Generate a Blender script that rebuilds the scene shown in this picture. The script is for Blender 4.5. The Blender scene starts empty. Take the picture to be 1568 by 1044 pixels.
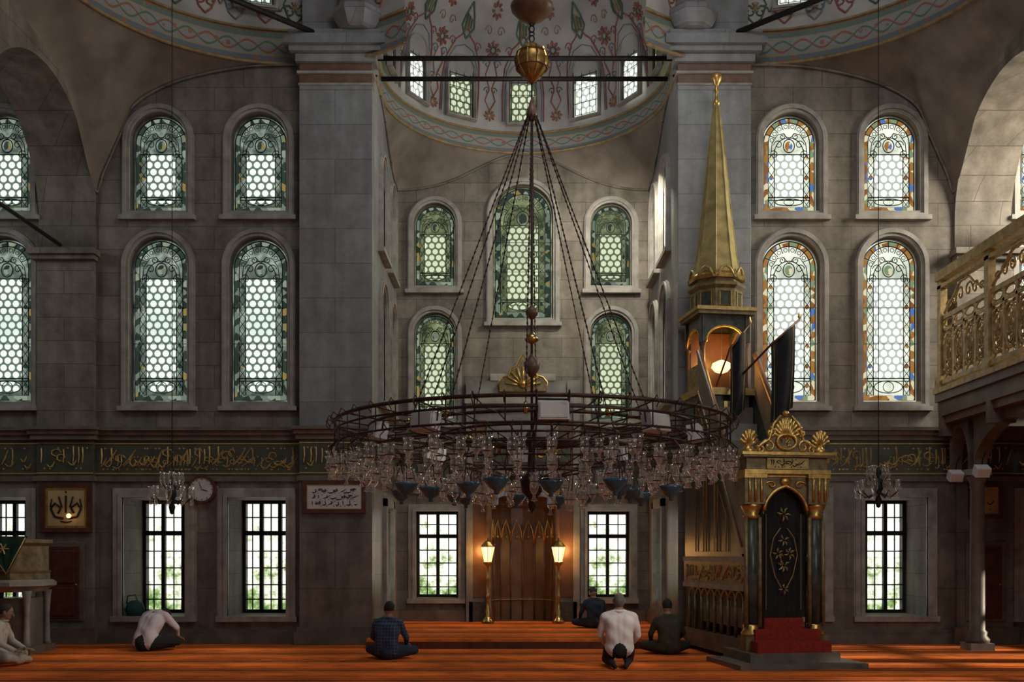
import bpy, math, random
from mathutils import Matrix, Vector, Euler
random.seed(7)
pi=math.pi
C=0.235            # X of the mosque's axis (mihrab axis)
PH=.17             # height of the apse platform
sc=bpy.context.scene
try: sc.view_settings.view_transform='Standard'
except Exception: pass
# ------------------------------------------------------------------ materials
def newmat(name):
    m=bpy.data.materials.new(name); m.use_nodes=True
    nt=m.node_tree; b=nt.nodes.get('Principled BSDF'); return m,nt,b
def N(nt,t,**k):
    n=nt.nodes.new(t)
    for a,v in k.items(): setattr(n,a,v)
    return n
def ramp(nt,stops,interp='LINEAR'):
    r=N(nt,'ShaderNodeValToRGB'); cr=r.color_ramp; cr.interpolation=interp
    while len(cr.elements)<len(stops): cr.elements.new(0.5)
    for e,(p,c) in zip(cr.elements,stops):
        e.position=p; e.color=(c[0],c[1],c[2],1)
    return r
def mat(name,col,rough=.6,metal=0,var=.25,scale=6,emit=0,bump=.1,spec=.4):
    m,nt,b=newmat(name); L=nt.links.new
    tc=N(nt,'ShaderNodeTexCoord'); no=N(nt,'ShaderNodeTexNoise'); no.inputs['Scale'].default_value=scale; no.inputs['Detail'].default_value=5
    L(tc.outputs['Object'],no.inputs['Vector'])
    d=[max(0,c*(1-var)) for c in col]; h=[min(1,c*(1+var)) for c in col]
    r=ramp(nt,[(.3,d),(.7,h)]); L(no.outputs['Fac'],r.inputs['Fac']); L(r.outputs['Color'],b.inputs['Base Color'])
    b.inputs['Roughness'].default_value=rough; b.inputs['Metallic'].default_value=metal
    b.inputs['Specular IOR Level'].default_value=spec
    if emit>0:
        L(r.outputs['Color'],b.inputs['Emission Color']); b.inputs['Emission Strength'].default_value=emit
    if bump>0:
        bp=N(nt,'ShaderNodeBump'); bp.inputs['Strength'].default_value=bump; bp.inputs['Distance'].default_value=.02
        L(no.outputs['Fac'],bp.inputs['Height']); L(bp.outputs['Normal'],b.inputs['Normal'])
    return m
def blockmat(name,c1,c2,mortar,bw,bh,rough=.6,bump=.25,lo=.55,hi=1.22,streak=.72):
    m,nt,b=newmat(name); L=nt.links.new
    tc=N(nt,'ShaderNodeTexCoord'); sp=N(nt,'ShaderNodeSeparateXYZ'); L(tc.outputs['Object'],sp.inputs[0])
    ad=N(nt,'ShaderNodeMath',operation='ADD'); L(sp.outputs['X'],ad.inputs[0]); L(sp.outputs['Y'],ad.inputs[1])
    cb=N(nt,'ShaderNodeCombineXYZ'); L(ad.outputs[0],cb.inputs['X']); L(sp.outputs['Z'],cb.inputs['Y'])
    br=N(nt,'ShaderNodeTexBrick'); L(cb.outputs[0],br.inputs['Vector'])
    br.inputs['Scale'].default_value=1; br.inputs['Brick Width'].default_value=bw; br.inputs['Row Height'].default_value=bh
    br.inputs['Mortar Size'].default_value=.007; br.inputs['Mortar Smooth'].default_value=.4
    br.inputs['Color1'].default_value=(*c1,1); br.inputs['Color2'].default_value=(*c2,1); br.inputs['Mortar'].default_value=(*mortar,1)
    no=N(nt,'ShaderNodeTexNoise'); no.inputs['Scale'].default_value=2.1; no.inputs['Detail'].default_value=12; no.inputs['Roughness'].default_value=.72
    L(tc.outputs['Object'],no.inputs['Vector'])
    r=ramp(nt,[(.33,(lo,lo*.97,lo*.93)),(.68,(hi,hi*.98,hi*.95))]); L(no.outputs['Fac'],r.inputs['Fac'])
    mp=N(nt,'ShaderNodeMapping'); mp.inputs['Scale'].default_value=(3.2,3.2,.35); L(tc.outputs['Object'],mp.inputs[0])
    n2=N(nt,'ShaderNodeTexNoise'); n2.inputs['Scale'].default_value=1; n2.inputs['Detail'].default_value=8; L(mp.outputs[0],n2.inputs['Vector'])
    r2=ramp(nt,[(.35,(streak,streak*.97,streak*.92)),(.6,(1.05,1.05,1.05))]); L(n2.outputs['Fac'],r2.inputs['Fac'])
    mx=N(nt,'ShaderNodeMix',data_type='RGBA',blend_type='MULTIPLY'); mx.inputs['Factor'].default_value=1
    L(br.outputs['Color'],mx.inputs['A']); L(r.outputs['Color'],mx.inputs['B'])
    m3=N(nt,'ShaderNodeMix',data_type='RGBA',blend_type='MULTIPLY'); m3.inputs['Factor'].default_value=1
    L(mx.outputs['Result'],m3.inputs['A']); L(r2.outputs['Color'],m3.inputs['B'])
    L(m3.outputs['Result'],b.inputs['Base Color']); b.inputs['Roughness'].default_value=rough
    iv=N(nt,'ShaderNodeMath',operation='MULTIPLY_ADD'); L(br.outputs['Fac'],iv.inputs[0]); iv.inputs[1].default_value=-.6; L(no.outputs['Fac'],iv.inputs[2])
    bp=N(nt,'ShaderNodeBump'); bp.inputs['Strength'].default_value=bump; bp.inputs['Distance'].default_value=.02
    L(iv.outputs[0],bp.inputs['Height']); L(bp.outputs['Normal'],b.inputs['Normal'])
    return m
def hexmat(name,cin,cout,s_in,s_out,pitch=.15):
    m,nt,b=newmat(name); L=nt.links.new; nt.nodes.remove(b)
    tc=N(nt,'ShaderNodeTexCoord'); out=nt.nodes['Material Output']
    ds=[]
    for off in ((0,0,0),(.5,.5,0)):
        a=N(nt,'ShaderNodeVectorMath',operation='MULTIPLY'); L(tc.outputs['UV'],a.inputs[0]); a.inputs[1].default_value=(1/pitch,1/pitch/1.732,0)
        o=N(nt,'ShaderNodeVectorMath',operation='ADD'); L(a.outputs[0],o.inputs[0]); o.inputs[1].default_value=(off[0]+10,off[1]+10,0)
        f=N(nt,'ShaderNodeVectorMath',operation='FRACTION'); L(o.outputs[0],f.inputs[0])
        s=N(nt,'ShaderNodeVectorMath',operation='SUBTRACT'); L(f.outputs[0],s.inputs[0]); s.inputs[1].default_value=(.5,.5,0)
        g=N(nt,'ShaderNodeVectorMath',operation='MULTIPLY'); L(s.outputs[0],g.inputs[0]); g.inputs[1].default_value=(1,1.732,0)
        l=N(nt,'ShaderNodeVectorMath',operation='LENGTH'); L(g.outputs[0],l.inputs[0]); ds.append(l)
    mn=N(nt,'ShaderNodeMath',operation='MINIMUM'); L(ds[0].outputs['Value'],mn.inputs[0]); L(ds[1].outputs['Value'],mn.inputs[1])
    mr=N(nt,'ShaderNodeMapRange'); L(mn.outputs[0],mr.inputs['Value']); mr.inputs['From Min'].default_value=.36; mr.inputs['From Max'].default_value=.42
    no=N(nt,'ShaderNodeTexNoise'); no.inputs['Scale'].default_value=.9; L(tc.outputs['Object'],no.inputs['Vector'])
    ci=ramp(nt,[(.35,[c*.75 for c in cin]),(.6,[c for c in cin])]); L(no.outputs['Fac'],ci.inputs['Fac'])
    mx=N(nt,'ShaderNodeMix',data_type='RGBA'); L(mr.outputs[0],mx.inputs['Factor'])
    L(ci.outputs['Color'],mx.inputs['A']); mx.inputs['B'].default_value=(*[c*s_out/s_in for c in cout],1)
    e=N(nt,'ShaderNodeEmission'); L(mx.outputs['Result'],e.inputs['Color']); e.inputs['Strength'].default_value=s_in  # panes glow by themselves, standing in for daylight behind them
    L(e.outputs[0],out.inputs['Surface']); return m
def panemat(name,stops,scale,strength,vor=False,detail=4):
    m,nt,b=newmat(name); L=nt.links.new; nt.nodes.remove(b); out=nt.nodes['Material Output']
    tc=N(nt,'ShaderNodeTexCoord')
    if vor:
        t=N(nt,'ShaderNodeTexVoronoi'); t.inputs['Scale'].default_value=scale; L(tc.outputs['UV'],t.inputs['Vector'])
        s=N(nt,'ShaderNodeSeparateColor'); L(t.outputs['Color'],s.inputs[0]); src=s.outputs[0]
    else:
        t=N(nt,'ShaderNodeTexNoise'); t.inputs['Scale'].default_value=scale; t.inputs['Detail'].default_value=detail; L(tc.outputs['Object'],t.inputs['Vector']); src=t.outputs['Fac']
    r=ramp(nt,stops,'CONSTANT' if vor else 'LINEAR'); L(src,r.inputs['Fac'])
    e=N(nt,'ShaderNodeEmission'); L(r.outputs['Color'],e.inputs['Color']); e.inputs['Strength'].default_value=strength  # glass emits its own light in place of backlighting
    L(e.outputs[0],out.inputs['Surface']); return m
def outdoor():
    m,nt,b=newmat('window_outdoor_glass'); L=nt.links.new; nt.nodes.remove(b); out=nt.nodes['Material Output']
    tc=N(nt,'ShaderNodeTexCoord'); sp=N(nt,'ShaderNodeSeparateXYZ'); L(tc.outputs['UV'],sp.inputs[0])
    no=N(nt,'ShaderNodeTexNoise'); no.inputs['Scale'].default_value=1.7; no.inputs['Detail'].default_value=12; no.inputs['Roughness'].default_value=.75; L(tc.outputs['Object'],no.inputs['Vector'])
    hz=N(nt,'ShaderNodeMath',operation='MULTIPLY_ADD'); L(sp.outputs['Y'],hz.inputs[0]); hz.inputs[1].default_value=.07; L(no.outputs['Fac'],hz.inputs[2])
    r=ramp(nt,[(.38,(.06,.12,.03)),(.45,(.22,.34,.12)),(.51,(.62,.68,.48)),(.56,(.95,.96,.9)),(.9,(1,1,1))]); L(hz.outputs[0],r.inputs['Fac'])
    br=N(nt,'ShaderNodeTexBrick'); L(tc.outputs['UV'],br.inputs['Vector']); br.inputs['Scale'].default_value=1; br.inputs['Brick Width'].default_value=.5; br.inputs['Row Height'].default_value=.35
    br.inputs['Mortar Size'].default_value=.02; br.inputs['Color1'].default_value=(1,1,1,1); br.inputs['Color2'].default_value=(.82,.78,.72,1); br.inputs['Mortar'].default_value=(.6,.6,.55,1)
    mx=N(nt,'ShaderNodeMix',data_type='RGBA',blend_type='MULTIPLY'); mx.inputs['Factor'].default_value=.6; L(r.outputs['Color'],mx.inputs['A']); L(br.outputs['Color'],mx.inputs['B'])
    e=N(nt,'ShaderNodeEmission'); L(mx.outputs['Result'],e.inputs['Color']); e.inputs['Strength'].default_value=1.5  # outdoor view and its daylight are painted into a glowing pane
    L(e.outputs[0],out.inputs['Surface']); return m
STONE=blockmat('wall_stone',(.245,.215,.18),(.185,.165,.14),(.10,.085,.07),1.05,.42,.7,.4)
PIER=blockmat('pier_marble',(.265,.285,.30),(.22,.22,.232),(.13,.13,.13),1.6,.62,.4,.15,.68,1.12,.8)
LOWM=blockmat('dado_marble',(.21,.19,.165),(.165,.15,.135),(.085,.075,.065),1.5,1.0,.35,.1,.55,1.2,.7)
TRIM=mat('trim_stone',(.29,.27,.24),.6,0,.3,4)
DTRIM=mat('dark_trim',(.13,.105,.085),.5,0,.3,4)
BROWN=mat('brown_porphyry',(.14,.08,.05),.4,0,.3,6)
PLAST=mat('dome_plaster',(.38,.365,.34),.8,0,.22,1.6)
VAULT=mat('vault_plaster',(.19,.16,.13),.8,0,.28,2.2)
REDP=mat('painted_red',(.27,.10,.075),.8,0,.3,8)
GRNP=mat('painted_green',(.08,.13,.085),.8,0,.3,8)
BLUP=mat('painted_blue',(.15,.20,.25),.8,0,.3,8)
GOLDP=mat('painted_gold',(.27,.20,.10),.7,0,.3,8)
IRON=mat('iron',(.025,.022,.02),.55,.6,.3,10)
BRONZE=mat('chandelier_bronze',(.05,.03,.024),.45,.5,.4,10)
CAME=mat('window_lead',(.03,.04,.036),.6,.2,.3,10,bump=0)
GOLD=mat('gilding',(.58,.38,.12),.36,.85,.3,14)
GOLDS=mat('gilt_script',(.42,.31,.12),.5,.4,.25,14)
BRASS=mat('brass',(.55,.38,.14),.28,1,.2,10)
BAND=mat('inscription_ground',(.065,.067,.047),.5,0,.3,5)
DGREEN=mat('dark_green_marble',(.05,.055,.045),.3,0,.5,8)
OLIVE=mat('minbar_gilded_marble',(.19,.145,.07),.4,.25,.4,9)
ORB=mat('chandelier_gilt_orb',(.36,.20,.06),.4,.7,.4,18)
BLACKM=mat('black_cloth',(.010,.010,.011),.85,0,.3,10)
WOODR=mat('mahogany',(.09,.03,.018),.4,0,.3,8)
LATT=mat('gilt_lattice',(.33,.235,.10),.5,.3,.4,9)
SPIRE=mat('spire_lead_gilt',(.44,.35,.15),.42,.45,.3,5)
REDC=mat('red_carpet',(.24,.02,.012),.9,0,.25,20)
NICHE=mat('mihrab_marble',(.12,.062,.035),.35,0,.35,3)
MGREY=mat('mihrab_grey_marble',(.20,.19,.17),.4,0,.3,3)
PAPER=mat('panel_ground',(.45,.34,.17),.6,0,.15,3)
WHITE=mat('white_board',(.55,.53,.50),.6,0,.1,5)
GREENC=mat('green_cloth',(.012,.05,.035),.8,0,.3,10)
BLUEG=mat('blue_glass',(.02,.12,.20),.12,0,.3,10,spec=.8)
FLOODM=mat('floodlight_housing',(.62,.62,.64),.5,0,.1,5)
BAG=mat('bag_cloth',(.01,.05,.06),.7,0,.3,10)
def glassy():
    m,nt,b=newmat('lamp_glass'); L=nt.links.new; out=nt.nodes['Material Output']; nt.nodes.remove(b)
    t=N(nt,'ShaderNodeBsdfTransparent'); t.inputs['Color'].default_value=(.93,.92,.91,1)
    g=N(nt,'ShaderNodeBsdfGlossy'); g.inputs['Roughness'].default_value=.03; g.inputs['Color'].default_value=(1,1,1,1)
    d=N(nt,'ShaderNodeBsdfTranslucent'); d.inputs['Color'].default_value=(.92,.88,.86,1)
    fr=N(nt,'ShaderNodeLayerWeight'); fr.inputs['Blend'].default_value=.5
    a=N(nt,'ShaderNodeMixShader'); L(fr.outputs['Facing'],a.inputs[0]); L(t.outputs[0],a.inputs[1]); L(g.outputs[0],a.inputs[2])
    c=N(nt,'ShaderNodeMixShader'); c.inputs[0].default_value=.12; L(a.outputs[0],c.inputs[1]); L(d.outputs[0],c.inputs[2])
    L(c.outputs[0],out.inputs['Surface']); return m
LGLASS=glassy()
HEXL=hexmat('hex_glass_green',(.88,1,.90),(.16,.22,.17),1.2,.8)
HEXR=hexmat('hex_glass_bright',(1,1,.96),(.50,.56,.48),1.8,1)
HEXA=hexmat('hex_glass_apse',(.80,.90,.62),(.14,.17,.09),.95,.8)
BRDL=panemat('stained_border_dim',[(.3,(.05,.075,.06)),(.48,(.17,.22,.18)),(.66,(.50,.60,.50))],4,.75)
BRDR=panemat('stained_border_bright',[(.3,(.35,.40,.30)),(.6,(.9,.95,.8))],2,1.15)
BRDA=panemat('stained_border_apse',[(.3,(.06,.08,.04)),(.5,(.20,.24,.12)),(.7,(.45,.50,.28))],4,.7)
COLG=panemat('stained_green',[(0,(.04,.065,.05)),(.35,(.20,.26,.20)),(.6,(.03,.045,.035)),(.78,(.34,.40,.30)),(.93,(.36,.26,.08))],9,.75,True)
COLR=panemat('stained_amber',[(0,(.42,.20,.05)),(.35,(.85,.78,.5)),(.55,(.30,.12,.04)),(.75,(.25,.35,.2)),(.9,(.10,.22,.55))],9,.85,True)
OUTD=outdoor()
GLOW=mat('lamp_glow',(1,.50,.14),.5,0,.02,3,emit=5,bump=0)
GLOW2=mat('lantern_glow',(1,.52,.15),.5,0,.02,3,emit=5,bump=0)
def bandmat():
    m,nt,b=newmat('painted_band'); L=nt.links.new
    tc=N(nt,'ShaderNodeTexCoord'); sp=N(nt,'ShaderNodeSeparateXYZ'); L(tc.outputs['UV'],sp.inputs[0])
    r=ramp(nt,[(0,(.20,.15,.08)),(.07,(.12,.16,.20)),(.2,(.30,.24,.16)),(.26,(.24,.26,.25)),(.72,(.30,.24,.16)),(.78,(.12,.17,.15)),(.93,(.20,.14,.08))],'CONSTANT')
    L(sp.outputs['Y'],r.inputs['Fac'])
    cur=r.outputs['Color']
    for k,(ph,col) in enumerate(((0,(.28,.10,.07)),(pi,(.10,.16,.10)))):
        sx=N(nt,'ShaderNodeMath',operation='MULTIPLY_ADD'); L(sp.outputs['X'],sx.inputs[0]); sx.inputs[1].default_value=9; sx.inputs[2].default_value=ph
        sn=N(nt,'ShaderNodeMath',operation='SINE'); L(sx.outputs[0],sn.inputs[0])
        ma=N(nt,'ShaderNodeMath',operation='MULTIPLY_ADD'); L(sn.outputs[0],ma.inputs[0]); ma.inputs[1].default_value=.17; ma.inputs[2].default_value=.49
        di=N(nt,'ShaderNodeMath',operation='SUBTRACT'); L(sp.outputs['Y'],di.inputs[0]); L(ma.outputs[0],di.inputs[1])
        ab=N(nt,'ShaderNodeMath',operation='ABSOLUTE'); L(di.outputs[0],ab.inputs[0])
        lt=N(nt,'ShaderNodeMath',operation='LESS_THAN'); L(ab.outputs[0],lt.inputs[0]); lt.inputs[1].default_value=.035
        mx=N(nt,'ShaderNodeMix',data_type='RGBA'); L(lt.outputs[0],mx.inputs['Factor']); L(cur,mx.inputs['A']); mx.inputs['B'].default_value=(*col,1); cur=mx.outputs['Result']
    for sc_,th,col,rnd in (((4.3,2.1,1),.17,(.30,.12,.08,1),.3),((9,4.5,1),.16,(.24,.20,.09,1),1)):
        v=N(nt,'ShaderNodeTexVoronoi'); mp=N(nt,'ShaderNodeMapping'); mp.inputs['Scale'].default_value=sc_; v.inputs['Scale'].default_value=1; v.inputs['Randomness'].default_value=rnd
        L(tc.outputs['UV'],mp.inputs[0]); L(mp.outputs[0],v.inputs['Vector'])
        lt=N(nt,'ShaderNodeMath',operation='LESS_THAN'); L(v.outputs['Distance'],lt.inputs[0]); lt.inputs[1].default_value=th
        mx=N(nt,'ShaderNodeMix',data_type='RGBA'); L(lt.outputs[0],mx.inputs['Factor']); L(cur,mx.inputs['A']); mx.inputs['B'].default_value=col; cur=mx.outputs['Result']
    L(cur,b.inputs['Base Color']); b.inputs['Roughness'].default_value=.85; return m
PBAND=bandmat()
def carpet():
    m,nt,b=newmat('prayer_carpet'); L=nt.links.new
    tc=N(nt,'ShaderNodeTexCoord'); sp=N(nt,'ShaderNodeSeparateXYZ'); L(tc.outputs['Object'],sp.inputs[0])
    d=N(nt,'ShaderNodeMath',operation='DIVIDE'); L(sp.outputs['Y'],d.inputs[0]); d.inputs[1].default_value=1.15
    f=N(nt,'ShaderNodeMath',operation='FRACT'); L(d.outputs[0],f.inputs[0])
    r=ramp(nt,[(0,(.18,.022,.012)),(.07,(.85,.32,.06)),(.11,(.28,.035,.012)),(.18,(.72,.14,.022)),(.5,(.85,.20,.03)),(.82,(.30,.04,.012)),(.88,(.85,.36,.08)),(.92,(.34,.05,.014))],'CONSTANT')
    L(f.outputs[0],r.inputs['Fac'])
    mp=N(nt,'ShaderNodeMapping'); mp.inputs['Scale'].default_value=(3.5,9,1); L(tc.outputs['Object'],mp.inputs[0])
    v=N(nt,'ShaderNodeTexVoronoi'); v.inputs['Scale'].default_value=1; v.inputs['Randomness'].default_value=.9; L(mp.outputs[0],v.inputs['Vector'])
    mr=N(nt,'ShaderNodeMapRange'); L(v.outputs['Distance'],mr.inputs['Value']); mr.inputs['From Min'].default_value=.1; mr.inputs['From Max'].default_value=.6; mr.inputs['To Min'].default_value=.7; mr.inputs['To Max'].default_value=1.12
    no=N(nt,'ShaderNodeTexNoise'); no.inputs['Scale'].default_value=.8; no.inputs['Detail'].default_value=4; L(tc.outputs['Object'],no.inputs['Vector'])
    m2=N(nt,'ShaderNodeMapRange'); L(no.outputs['Fac'],m2.inputs['Value']); m2.inputs['From Min'].default_value=.3; m2.inputs['From Max'].default_value=.7; m2.inputs['To Min'].default_value=.6; m2.inputs['To Max'].default_value=1.2
    mu=N(nt,'ShaderNodeMath',operation='MULTIPLY'); L(mr.outputs[0],mu.inputs[0]); L(m2.outputs[0],mu.inputs[1])
    cb=N(nt,'ShaderNodeVectorMath',operation='SCALE'); L(r.outputs['Color'],cb.inputs[0]); L(mu.outputs[0],cb.inputs['Scale'])
    L(cb.outputs[0],b.inputs['Base Color']); b.inputs['Roughness'].default_value=.95; b.inputs['Specular IOR Level'].default_value=.1
    return m
CARPET=carpet()
# ------------------------------------------------------------------ mesh builder
class Bld:
    def __init__(s,name):
        s.name=name; s.v=[]; s.uvv=[]; s.f=[]; s.fm=[]; s.fs=[]; s.mats=[]; s.M=Matrix.Identity(4)
    def mi(s,m):
        if m not in s.mats: s.mats.append(m)
        return s.mats.index(m)
    def add(s,vs,fs,m,smooth=False,uv=None):
        o=len(s.v); k=s.mi(m)
        for i,p in enumerate(vs):
            s.v.append(s.M@Vector(p)); s.uvv.append(uv[i] if uv else (0,0))
        for f in fs: s.f.append([o+i for i in f]); s.fm.append(k); s.fs.append(smooth)
    def box(s,x0,x1,y0,y1,z0,z1,m):
        s.add([(x0,y0,z0),(x1,y0,z0),(x1,y1,z0),(x0,y1,z0),(x0,y0,z1),(x1,y0,z1),(x1,y1,z1),(x0,y1,z1)],
              [(0,3,2,1),(4,5,6,7),(0,1,5,4),(1,2,6,5),(2,3,7,6),(3,0,4,7)],m)
    def lathe(s,prof,c,m,seg=16,smooth=True,ph=0):
        vs=[];fs=[];n=len(prof)
        for r,z in prof:
            for j in range(seg):
                a=2*pi*j/seg+ph; vs.append((c[0]+r*math.cos(a),c[1]+r*math.sin(a),c[2]+z))
        for i in range(n-1):
            for j in range(seg):
                k=(j+1)%seg; fs.append((i*seg+j,i*seg+k,(i+1)*seg+k,(i+1)*seg+j))
        if prof[0][0]>1e-4: fs.append(tuple(range(seg))[::-1])
        if prof[-1][0]>1e-4: fs.append(tuple((n-1)*seg+j for j in range(seg)))
        s.add(vs,fs,m,smooth)
    def ball(s,c,r,m,seg=12,rings=8):
        rx,ry,rz=(r,r,r) if not hasattr(r,'__len__') else r
        vs=[];fs=[]
        for i in range(rings+1):
            t=pi*i/rings
            for j in range(seg):
                a=2*pi*j/seg; vs.append((c[0]+rx*math.sin(t)*math.cos(a),c[1]+ry*math.sin(t)*math.sin(a),c[2]-rz*math.cos(t)))
        for i in range(rings):
            for j in range(seg):
                k=(j+1)%seg; fs.append((i*seg+j,i*seg+k,(i+1)*seg+k,(i+1)*seg+j))
        s.add(vs,fs,m,True)
    def tube(s,pts,r,m,seg=6,closed=False):
        P=[Vector(p) for p in pts]; n=len(P)
        R=r if hasattr(r,'__len__') else [r]*n
        T=[]
        for i in range(n):
            if closed: t=P[(i+1)%n]-P[i-1]
            else: t=P[min(i+1,n-1)]-P[max(i-1,0)]
            if t.length<1e-9: t=Vector((0,0,1))
            T.append(t.normalized())
        up=Vector((0,0,1)) if abs(T[0].z)<.9 else Vector((1,0,0))
        nrm=T[0].cross(up).normalized(); vs=[];fs=[]
        for i in range(n):
            nrm=(nrm-T[i]*nrm.dot(T[i]))
            if nrm.length<1e-6: nrm=T[i].orthogonal()
            nrm.normalize(); b=T[i].cross(nrm)
            for j in range(seg):
                a=2*pi*j/seg; vs.append(P[i]+(nrm*math.cos(a)+b*math.sin(a))*R[i])
        for i in range(n if closed else n-1):
            k=(i+1)%n
            for j in range(seg):
                l=(j+1)%seg; fs.append((i*seg+j,i*seg+l,k*seg+l,k*seg+j))
        if not closed:
            fs.append(tuple(range(seg))[::-1]); fs.append(tuple((n-1)*seg+j for j in range(seg)))
        s.add(vs,fs,m,seg>4)
    def prism(s,pts,n0,n1,m):
        k=len(pts); vs=[(u,v,n0) for u,v in pts]+[(u,v,n1) for u,v in pts]
        fs=[tuple(range(k,2*k)),tuple(range(k))[::-1]]+[(i,(i+1)%k,k+(i+1)%k,k+i) for i in range(k)]
        s.add(vs,fs,m,False,[p for p in pts]*2)
    def flat(s,pts,n,m):
        s.add([(u,v,n) for u,v in pts],[tuple(range(len(pts)))],m,False,list(pts))
    def ring(s,o,i,n0,n1,m):
        k=len(o); vs=[(u,v,n1) for u,v in o]+[(u,v,n1) for u,v in i]+[(u,v,n0) for u,v in o]+[(u,v,n0) for u,v in i]
        fs=[]
        for a in range(k):
            b=(a+1)%k
            fs+=[(a,b,k+b,k+a),(2*k+a,2*k+b,b,a),(k+a,k+b,3*k+b,3*k+a)]
        s.add(vs,fs,m,False,(list(o)+list(i))*2)
    def surf(s,g,m,uv=None,smooth=True):
        h=len(g); w=len(g[0]); vs=[p for r in g for p in r]; fs=[]
        for i in range(h-1):
            for j in range(w-1): fs.append((i*w+j,i*w+j+1,(i+1)*w+j+1,(i+1)*w+j))
        s.add(vs,fs,m,smooth,[q for r in uv for q in r] if uv else None)
    def done(s,bevel=0,parent=None,origin=True):
        me=bpy.data.meshes.new(s.name)
        off=Vector((0,0,0))
        if origin and s.v:
            xs=[p.x for p in s.v]; ys=[p.y for p in s.v]; zs=[p.z for p in s.v]
            off=Vector(((min(xs)+max(xs))/2,(min(ys)+max(ys))/2,min(zs)))
        me.from_pydata([tuple(p-off) for p in s.v],[],s.f)
        for m in s.mats: me.materials.append(m)
        me.polygons.foreach_set('material_index',s.fm); me.polygons.foreach_set('use_smooth',s.fs)
        ul=me.uv_layers.new(name='UVMap')
        vi=[0]*len(me.loops); me.loops.foreach_get('vertex_index',vi)
        fl=[]
        for i in vi: fl+=[s.uvv[i][0],s.uvv[i][1]]
        ul.data.foreach_set('uv',fl)
        me.update()
        o=bpy.data.objects.new(s.name,me); o.location=off; sc.collection.objects.link(o)
        if bevel:
            b=o.modifiers.new('bevel','BEVEL'); b.width=bevel; b.segments=2; b.limit_method='ANGLE'; b.angle_limit=math.radians(50)
        if parent: o.parent=parent
        return o
def basis(o,n):
    n=Vector(n).normalized(); v=Vector((0,0,1)); u=v.cross(n).normalized()
    M=Matrix.Identity(4)
    for i in range(3): M[i][0]=u[i]; M[i][1]=v[i]; M[i][2]=n[i]; M[i][3]=o[i]
    return M
def arch(w,h,i=0,n=20):
    R=w/2-i; p=[(-R,i),(R,i)]
    for k in range(n+1):
        a=pi*k/n; p.append((R*math.cos(a),h-w/2+R*math.sin(a)))
    return p
def rect(w,h,i=0): return [(-w/2+i,i),(w/2-i,i),(w/2-i,h-i),(-w/2+i,h-i)]
def shift(p,u,v): return [(a+u,b+v) for a,b in p]
def wallholes(name,outer,holes,th,M,m):
    cu=bpy.data.curves.new(name+'_c','CURVE'); cu.dimensions='2D'; cu.fill_mode='BOTH'; cu.extrude=th/2
    for pts in [outer]+holes:
        sp=cu.splines.new('POLY'); sp.points.add(len(pts)-1); sp.use_cyclic_u=True
        for q,p in zip(sp.points,pts): q.co=(p[0],p[1],0,1)
    o=bpy.data.objects.new(name+'_c',cu); sc.collection.objects.link(o)
    bpy.context.view_layer.update()
    me=bpy.data.meshes.new_from_object(o.evaluated_get(bpy.context.evaluated_depsgraph_get()))
    bpy.data.objects.remove(o)
    me.transform(M@Matrix.Translation((0,0,-th/2))); me.materials.clear(); me.materials.append(m); me.name=name
    ob=bpy.data.objects.new(name,me); sc.collection.objects.link(ob); return ob
def script(b,u0,u1,v0,v1,n,m,seed,step=.09,r=.011):
    rn=random.Random(seed); H=v1-v0; u=u0+.04
    while u<u1-.08:
        k=rn.random(); w=min(rn.uniform(.8,1.9)*step,u1-u-.02)
        if k<.35:
            b.tube([(u,v0+H*.3,n),(u+.012,v0+H*.6,n),(u+.004,v0+H*rn.uniform(.85,1),n)],[r*.7,r,r*1.2],m,4)
        elif k<.65:
            z=v0+H*rn.uniform(.18,.5)
            b.tube([(u+w*t,z-H*.18*math.sin(pi*t)+H*.1*t,n) for t in (0,.2,.4,.6,.8,1)],[r*.6,r,r*1.4,r*1.4,r,r*.6],m,4)
        elif k<.85:
            z=v0+H*rn.uniform(.45,.75)
            b.tube([(u+w*.5+w*.5*math.cos(a),z+H*.14*math.sin(a),n) for a in (0,.9,1.8,2.7,3.6,4.5,5.2)],[r*.6,r,r,r*1.3,r,r,r*.5],m,4)
        else:
            b.tube([(u,v0+H*.25,n),(u+w*.6,v0+H*.5,n),(u+w*1.2,v0+H*.85,n)],[r*.6,r*1.3,r*.6],m,4)
        if rn.random()<.5: b.box(u+w*.4-r,u+w*.4+r,v0+H*.08-r,v0+H*.08+r,n-.004,n+.006,m)
        if rn.random()<.4:
            z=v0+H*.9; b.box(u+w*.7-r,u+w*.7+r,z-r,z+r,n-.004,n+.006,m)
        u+=w*rn.uniform(.45,.8)
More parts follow.
